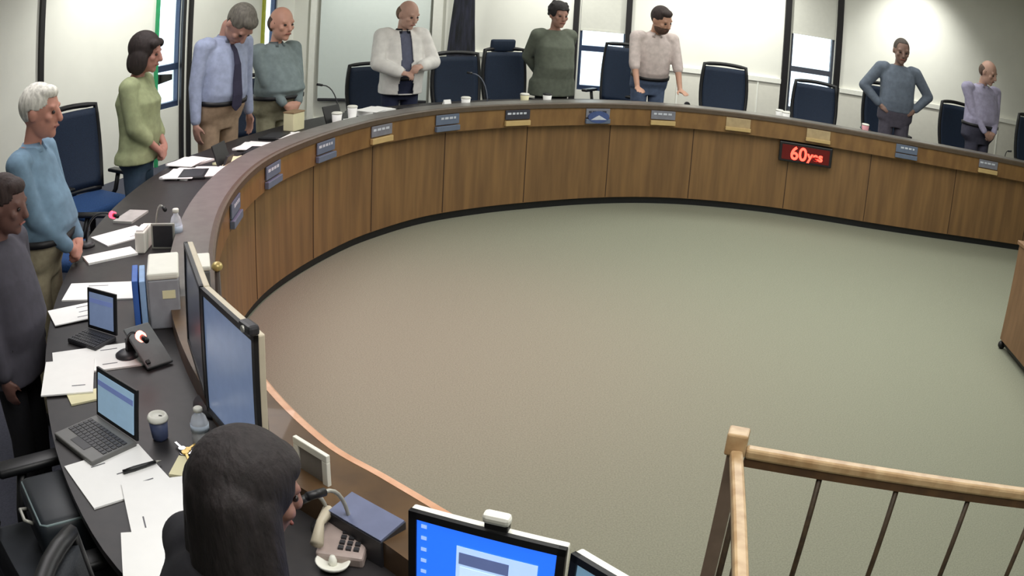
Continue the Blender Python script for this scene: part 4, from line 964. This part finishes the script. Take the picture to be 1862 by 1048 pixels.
b = bmesh.new(); box(b, (0, 0, 0.026), (0.052, 0.026, 0.022), None, 0.008); obj('housing', b, M_WHITE, T); b = bmesh.new(); box(b, (0, 0.004, 0.008), (0.045, 0.02, 0.016), None, 0.003); obj('clip', b, M_BLACK, T)

# keys, frame, telephone, mixer and cable near the long-haired person
c = U(336, 826, WORK); T = thing('key_bunch', 'small bunch of keys near the cream slip of paper', 'keys', (c.x, c.y, WORK))
b = bmesh.new(); tube(b, [(0.014 * math.cos(t * PI / 8), 0.014 * math.sin(t * PI / 8), 0.004) for t in range(17)], 0.0018, 6); obj('ring', b, M_CHROME, T, True)
for k, (a, m_) in enumerate(((0.2, M_CHROME), (1.2, mat('brass_key', (200, 170, 96), 0.35, metal=0.5)), (2.4, M_CHROME), (-1.0, mat('brass_key', (200, 170, 96))))):
    b = bmesh.new(); R = rotm('Z', a); box(b, R @ Vector((0.035, 0, 0.005 + k * 0.003)), (0.04, 0.007, 0.0025), R); tube(b, [R @ Vector((0.014, 0, 0.003 + k * 0.003)), R @ Vector((0.014, 0, 0.007 + k * 0.003))], 0.011, 12); obj('key', b, m_, T)
c = U(572, 908, WORK); T = thing('picture_frame', 'white picture frame standing on the desk right of the long dark hair', 'frame', (c.x, c.y, WORK), ang_px((545, 850), (600, 885)) )
b = bmesh.new()
for (x, z, w_, h_) in ((0, 0.145, 0.13, 0.02), (0, 0.01, 0.13, 0.02), (-0.055, 0.078, 0.02, 0.115), (0.055, 0.078, 0.02, 0.115)): box(b, (x, 0, z), (w_, 0.012, h_), None, 0.002)
obj('frame', b, M_WHITE, T); b = bmesh.new(); box(b, (0, 0.001, 0.078), (0.092, 0.004, 0.118)); obj('picture', b, mat('grey_picture', (120, 116, 112), 0.5), T)
b = bmesh.new(); box(b, (0, 0.03, 0.05), (0.03, 0.004, 0.11), rotm('X', 0.5)); obj('easel_leg', b, M_DARK, T)
c = U(668, 992, WORK); T = thing('audio_mixer', 'blue-grey wedge-shaped audio box beside the bright blue monitor', 'audio box', (c.x, c.y, WORK), ang_px((645, 945), (742, 1000)))
b = bmesh.new(); vv = [(-0.085, -0.04, 0), (0.085, -0.04, 0), (0.085, 0.04, 0), (-0.085, 0.04, 0), (-0.085, -0.04, 0.07), (0.085, -0.04, 0.07), (0.085, 0.04, 0.09), (-0.085, 0.04, 0.09)]; v_ = [b.verts.new(q) for q in vv]
for f in ((0, 3, 2, 1), (0, 1, 5, 4), (1, 2, 6, 5), (2, 3, 7, 6), (3, 0, 4, 7)): b.faces.new([v_[i] for i in f])
b.faces.new([v_[i] for i in (4, 5, 6, 7)]); obj('body', b, M_DARK, T)
b = bmesh.new(); box(b, (0, 0, 0.0825), (0.166, 0.078, 0.006), rotm('X', math.atan2(0.02, 0.08))); obj('top_plate', b, mat('slate_blue_top', (104, 112, 142), 0.45), T, label='slate blue top plate')
c = U(628, 1000, WORK); T = thing('desk_telephone', 'pale grey desk telephone between the long dark hair and the blue screen', 'telephone', (c.x, c.y, WORK), ang_px((590, 1000), (660, 1010)))
b = bmesh.new(); box(b, (0, 0, 0.02), (0.11, 0.13, 0.035), rotm('X', 0.12), 0.008); obj('body', b, mat('phone_taupe', (168, 152, 146), 0.5), T)
b = bmesh.new(); tube(b, [(-0.05, -0.06, 0.05), (-0.055, 0.0, 0.068), (-0.05, 0.06, 0.062)], [0.016, 0.010, 0.016], 10); obj('handset', b, M_BEIGE, T, True)
b = bmesh.new()
for i in range(3):
    for j in range(4): box(b, (0.0 + i * 0.018, -0.04 + j * 0.018, 0.038 + (j - 1.5) * 0.002), (0.012, 0.012, 0.006))
obj('keypad', b, M_DARK, T)
c = U(606, 1032, WORK); T = thing('dish', 'small white round dish at the bottom edge beside the telephone', 'dish', (c.x, c.y, WORK))
b = bmesh.new(); lathe(b, [(0.02, 0), (0.035, 0.01), (0.04, 0.02), (0.036, 0.02), (0.02, 0.008)], 24); obj('bowl', b, M_WHITE, T, True)
b = bmesh.new(); lathe(b, [(0.008, 0.008), (0.010, 0.02), (0.006, 0.032)], 12); obj('knob', b, M_WHITE, T, True)
mic('gooseneck microphone curving over the desk between the picture frame and the telephone', U(600, 965, WORK), U(560, 905, 1.06), None, M_SILVER)
mic('second silver gooseneck microphone arching beside the blue-grey audio box', U(640, 985, WORK), U(590, 895, 1.10), None, M_SILVER)
pts = [U(650, 985, WORK), U(672, 972, WORK), U(694, 980, WORK), U(716, 992, WORK), U(738, 1004, WORK)]
b = bmesh.new(); tube(b, [p + Vector((0, 0, 0.006)) for p in pts], 0.005, 8); tag(obj('cable', b, M_SILVER, None, True), 'pale cable running from the telephone to the bright blue monitor', 'cable')

# the black case on the chair at the lower left corner
c = U(98, 905, 0.86); T = thing('carry_case', 'black case with pale piping and rounded edges at the lower left corner', 'case', (c.x, c.y, 0.70), ang_px((30, 870), (75, 975), 0.86))
b = bmesh.new(); box(b, (0, 0, 0.085), (0.29, 0.18, 0.17), None, 0.03); obj('shell', b, mat('case_black', (32, 38, 44), 0.5), T, True)
b = bmesh.new(); tube(b, [(-0.12, -0.078, 0.160), (0.12, -0.078, 0.160), (0.133, -0.06, 0.161), (0.133, 0.06, 0.161), (0.12, 0.078, 0.160), (-0.12, 0.078, 0.160)], 0.004, 8); obj('piping', b, mat('pale_piping', (120, 138, 140), 0.4), T, True)
b = bmesh.new(); tube(b, [(-0.04, -0.09, 0.12), (-0.03, -0.115, 0.13), (0.03, -0.115, 0.13), (0.04, -0.09, 0.12)], 0.006, 8); obj('handle', b, M_SILVER, T, True)
NEARCHAIR.location = (c.x - 0.02, c.y - 0.02, PLAT); NEARCHAIR.scale = (1, 1, 1)
NEARCHAIR.location.z = PLAT

# small things along the far stretch of the desk: (column, distance behind the front line, kind, label)
far = [
 (352, 0.42, 'tablet', 'dark tablet lying on white papers right of the green blouse'), (333, 0.50, 'papers', 'loose white papers at the desk edge right of the green blouse'),
 (345, 0.60, 'papers', 'white papers at the desk edge in front of the blue jeans'), (375, 0.36, 'papers', 'white papers in front of the person with the tie'),
 (402, 0.34, 'tabletup', 'small dark tablet propped up in front of the khaki trousers with the tie'), (432, 0.27, 'cream', 'cream sheet right of the propped-up dark tablet'),
 (462, 0.40, 'papers', 'white papers between the two people in khaki trousers'), (470, 0.28, 'tablet', 'dark tablet lying by the ledge between the two people in khaki'),
 (500, 0.45, 'tablet', 'dark folder on the desk in front of the bald person in grey-green'), (540, 0.30, 'papers', 'white papers near the cream box in front of the bald person'), (534, 0.50, 'creambox', 'cream box standing on the desk in front of the bald person'),
 (604, 0.40, 'tabletup', 'small black screen propped up in front of the projection screen'), (612, 0.28, 'cup', 'white cup in front of the small propped-up black screen'),
 (640, 0.40, 'cup', 'white cup left of the white jacket on the desk'), (655, 0.30, 'papers', 'white papers in front of the white jacket'), (682, 0.42, 'papers2', 'stack of white papers beside the white jacket'),
 (752, 0.45, 'tablet', 'black tablet lying on the desk right of the white jacket'), (815, 0.35, 'papers', 'pale papers left of the chair beside the flag'), (812, 0.28, 'tent', 'small white card in front of the chair beside the flag'),
 (846, 0.22, 'cup', 'small cream cup below the chair beside the flag'), (953, 0.30, 'creamcup', 'small cream cup in front of the headrest chair'), (994, 0.28, 'cup', 'small white cup with a dark lid before the grey-green sweater'),
 (1085, 0.42, 'papers', 'grey papers below the first far window'), (1214, 0.36, 'book', 'dark notebook under the hand of the leaning person'), (1252, 0.30, 'blob', 'small grey desk object right of the leaning person'),
 (1416, 0.32, 'cup', 'white cup in front of the black trim of the right-hand window'), (1428, 0.24, 'cup', 'second white cup beside the right-hand window trim'), (1572, 0.35, 'pink', 'small pink cup in front of the person with hands on hips'),
 (1600, 0.40, 'papers', 'pale papers in front of the person with hands on hips')]
def far_item(px, d, kind, label):
    P, n = along_px(px, d, WORK); rz = math.atan2(-n.y, -n.x) - PI / 2; loc = (P.x, P.y, WORK)
    if kind in ('papers', 'papers2', 'cream'):
        T = thing('paper_stack', label, 'papers', loc, rz + random.uniform(-0.4, 0.4)); k = {'papers': 0.012, 'papers2': 0.05, 'cream': 0.01}[kind]
        b = bmesh.new(); box(b, (0, 0, k / 2), (0.28, 0.21, k)); box(b, (0.03, 0.01, k + 0.003), (0.27, 0.2, 0.004), rotm('Z', 0.25)); obj('sheets', b, M_CREAM if kind == 'cream' else M_PAPER, T)
    elif kind in ('tablet', 'book'):
        T = thing('tablet' if kind == 'tablet' else 'notebook', label, 'tablet' if kind == 'tablet' else 'notebook', loc, rz + 0.2)
        b = bmesh.new(); box(b, (0, 0, 0.009), (0.24, 0.18, 0.018), None, 0.005); obj('cover', b, M_BLACK, T)
        b = bmesh.new(); box(b, (0, 0, 0.0185), (0.20, 0.14, 0.001)); obj('screen' if kind == 'tablet' else 'inner_panel', b, M_DARK, T)
    elif kind == 'tabletup':
        T = thing('tablet', label, 'tablet', loc, rz); R = rotm('X', 0.35)
        b = bmesh.new(); box(b, (0, 0, 0.075), (0.20, 0.012, 0.15), R, 0.004); obj('housing', b, M_BLACK, T); b = bmesh.new(); box(b, (0, 0.05, 0.03), (0.1, 0.012, 0.09), rotm('X', -0.4)); obj('stand', b, M_DARK, T)
    elif kind == 'creambox':
        T = thing('carton', label, 'box', loc, rz); b = bmesh.new(); box(b, (0, 0, 0.07), (0.15, 0.10, 0.14), None, 0.006); obj('carton_body', b, M_CREAM, T); b = bmesh.new(); box(b, (0, 0, 0.143), (0.154, 0.104, 0.012), None, 0.003); obj('lid', b, mat('tan_lid', (150, 124, 92), 0.6), T)
    elif kind == 'tent':
        T = thing('tent_card', label, 'card', loc, rz); b = bmesh.new(); box(b, (0, 0.02, 0.045), (0.07, 0.004, 0.10), rotm('X', 0.4)); box(b, (0, -0.02, 0.045), (0.07, 0.004, 0.10), rotm('X', -0.4)); obj('card', b, M_PAPER, T)
    elif kind == 'blob':
        T = thing('tape_dispenser', label, 'tape dispenser', loc, rz); b = bmesh.new(); box(b, (0, 0, 0.02), (0.14, 0.05, 0.04), None, 0.01); obj('base', b, M_SILVER, T); b = bmesh.new(); tube(b, [(0.02, -0.012, 0.055), (0.02, 0.012, 0.055)], 0.03, 16); obj('roll', b, M_DARK, T)
    else:
        cm = {'cup': M_PAPER, 'creamcup': M_CREAM, 'pink': mat('pink_cup', (216, 150, 160), 0.5)}[kind]
        T = thing('cup', label, 'cup', loc, 0); b = bmesh.new(); lathe(b, [(0.03, 0), (0.032, 0.01), (0.042, 0.105), (0.039, 0.105), (0.030, 0.012)], 20); obj('cup_body', b, cm, T, True)
        b = bmesh.new(); lathe(b, [(0.0435, 0.103), (0.0435, 0.112), (0.036, 0.118)], 20); obj('lid', b, M_BLACK if 'dark lid' in label else M_WHITE, T, True)
for it in far: far_item(*it)

# ------------------------------------------------------------------ flag, projection screen
tF = hit_wall(846, 60, BA, BD)[0]; cF = BA + BD * tF
T = thing('flag', 'dark furled flag hanging on a pole against the far wall', 'flag', (cF.x, cF.y - 0.30, PLAT))
b = bmesh.new(); lathe(b, [(0.16, 0), (0.16, 0.02), (0.05, 0.05), (0.02, 0.07)], 20); obj('floor_base', b, mat('brass_base', (150, 124, 70), 0.4, metal=0.6), T, True)
b = bmesh.new(); tube(b, [(0.0, 0, 0.05), (0.0, 0, 2.55)], 0.014, 10); obj('pole', b, mat('dark_pole', (60, 46, 30), 0.5), T, True)
b = bmesh.new(); n_, rings = 36, []
for j in range(15):
    t = j / 14; z = 2.45 - t * 1.75; w_ = 0.05 + 0.115 * t ** 0.8; ring = []
    for k in range(n_):
        a = 2 * PI * k / n_; rr = 1 + 0.20 * math.sin(a * 7 + t * 1.5); ring.append(b.verts.new((-0.03 * t + w_ * rr * math.cos(a), 0.35 * w_ * rr * math.sin(a) - 0.01, z)))
    rings.append(ring)
for a_, c_ in zip(rings[:-1], rings[1:]):
    for k in range(n_): b.faces.new((a_[k], a_[(k + 1) % n_], c_[(k + 1) % n_], c_[k]))
b.faces.new(rings[0][::-1]); b.faces.new(rings[-1]); obj('cloth', b, mat('flag_cloth', (44, 46, 62), 0.85, rgb2=(22, 24, 28), scale=9, stretch=(3, 3, 0.4)), T, True)
s0 = max(hit_wall(584, 60, BA, BD)[0], 0.12); s1 = hit_wall(782, 60, BA, BD)[0]
c = BA + BD * ((s0 + s1) / 2)
T = thing('projection_screen', 'wide pale projection screen hanging on the far wall behind the white jacket', 'projection screen', (c.x, c.y, 0))
b = bmesh.new(); box(b, (0, -0.075, 1.50), (s1 - s0, 0.006, 2.0)); obj('screen_fabric', b, mat('screen_fabric', (212, 220, 214), 0.85, var=0.01), T)
b = bmesh.new(); box(b, (0, -0.07, 2.56), (s1 - s0 + 0.08, 0.12, 0.13), None, 0.02); obj('housing', b, mat('screen_housing', (120, 122, 132), 0.5), T)
b = bmesh.new(); box(b, (0, -0.075, 0.50), (s1 - s0, 0.03, 0.04), None, 0.01); obj('bottom_bar', b, M_DARK, T)

# ------------------------------------------------------------------ podium at the right edge
T = thing('podium', 'brown wooden podium cut off by the right edge, standing on the carpet', 'podium', (3.62, 5.38, 0), ang_px((1815, 632), (1862, 690), 0))
b = bmesh.new(); box(b, (0.75, 0.45, 0.435), (1.5, 0.9, 0.73), None, 0.004); obj('cabinet', b, M_PANELPOD, T)
b = bmesh.new(); box(b, (0.75, 0.45, 0.815), (1.53, 0.93, 0.03), None, 0.006); obj('top', b, M_PANELPOD, T)
b = bmesh.new(); box(b, (0.75, 0.45, 0.052), (1.44, 0.84, 0.04)); obj('plinth', b, M_BLACK, T)
for (x, y) in ((0.02, 0.02), (1.46, 0.02), (0.02, 0.88), (1.46, 0.88)):
    b = bmesh.new(); tube(b, [(x - 0.012, y, 0.03), (x + 0.012, y, 0.03)], 0.03, 14); obj('caster', b, M_BLACK, T, True)

# ------------------------------------------------------------------ oak and metal railing at the lower right
RZ = 0.95
pc = U(1343, 792, RZ + 0.03); pa, pb = U(1366, 806, RZ), U(1862, 883, RZ); dr = (pb - pa); dr.z = 0; dr.normalize()
pq = U(1352, 1048, RZ) - U(1343, 830, RZ); pq.z = 0; pq.normalize()
T = thing('railing', 'oak handrail with thin dark metal balusters at the lower right', 'railing', (pc.x, pc.y, 0))
o0 = Vector((pc.x, pc.y, 0))
ra = math.atan2(dr.y, dr.x); rb = math.atan2(pq.y, pq.x)
b = bmesh.new(); box(b, (0, 0, (RZ - 0.02) / 2), (0.045, 0.045, RZ - 0.02), rotm('Z', ra), 0.004); obj('newel_post', b, mat('post_shaded_oak', (120, 104, 92), 0.5), T)  # shade on the post is put into its darker oak colour
b = bmesh.new(); box(b, (0, 0, RZ + 0.01), (0.062, 0.062, 0.07), rotm('Z', ra), 0.006); obj('post_cap', b, M_OAK, T, label='square oak post cap')
def rail(d, ang, L, nb, first, step):
    b = bmesh.new(); m = d * (L / 2 + 0.03); box(b, (m.x, m.y, RZ - 0.017), (L, 0.038, 0.034), rotm('Z', ang), 0.009); r_ = obj('handrail', b, M_OAK, T)
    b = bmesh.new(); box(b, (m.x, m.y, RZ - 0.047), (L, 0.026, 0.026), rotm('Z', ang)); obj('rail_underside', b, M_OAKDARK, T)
    b = bmesh.new(); box(b, (m.x, m.y, 0.10), (L, 0.03, 0.03), rotm('Z', ang)); obj('bottom_rail', b, M_IRON, T)
    for k in range(nb):
        q = d * (first + step * k); b = bmesh.new(); tube(b, [(q.x, q.y, 0.11), (q.x, q.y, RZ - 0.055)], 0.009, 10); obj('baluster', b, M_IRON, T, True)
q1 = U(1493, 850, RZ - 0.06); step = None
f1 = (Vector((q1.x, q1.y, 0)) - o0).dot(dr); q2 = U(1757, 885, RZ - 0.06); f2 = (Vector((q2.x, q2.y, 0)) - o0).dot(dr); step = (f2 - f1) / 2
rail(dr, ra, 2.0, 8, f1, step)
rail(pq, rb, 1.0, 4, step, step)
for d, L in ((dr, 2.03), (pq, 1.03)):
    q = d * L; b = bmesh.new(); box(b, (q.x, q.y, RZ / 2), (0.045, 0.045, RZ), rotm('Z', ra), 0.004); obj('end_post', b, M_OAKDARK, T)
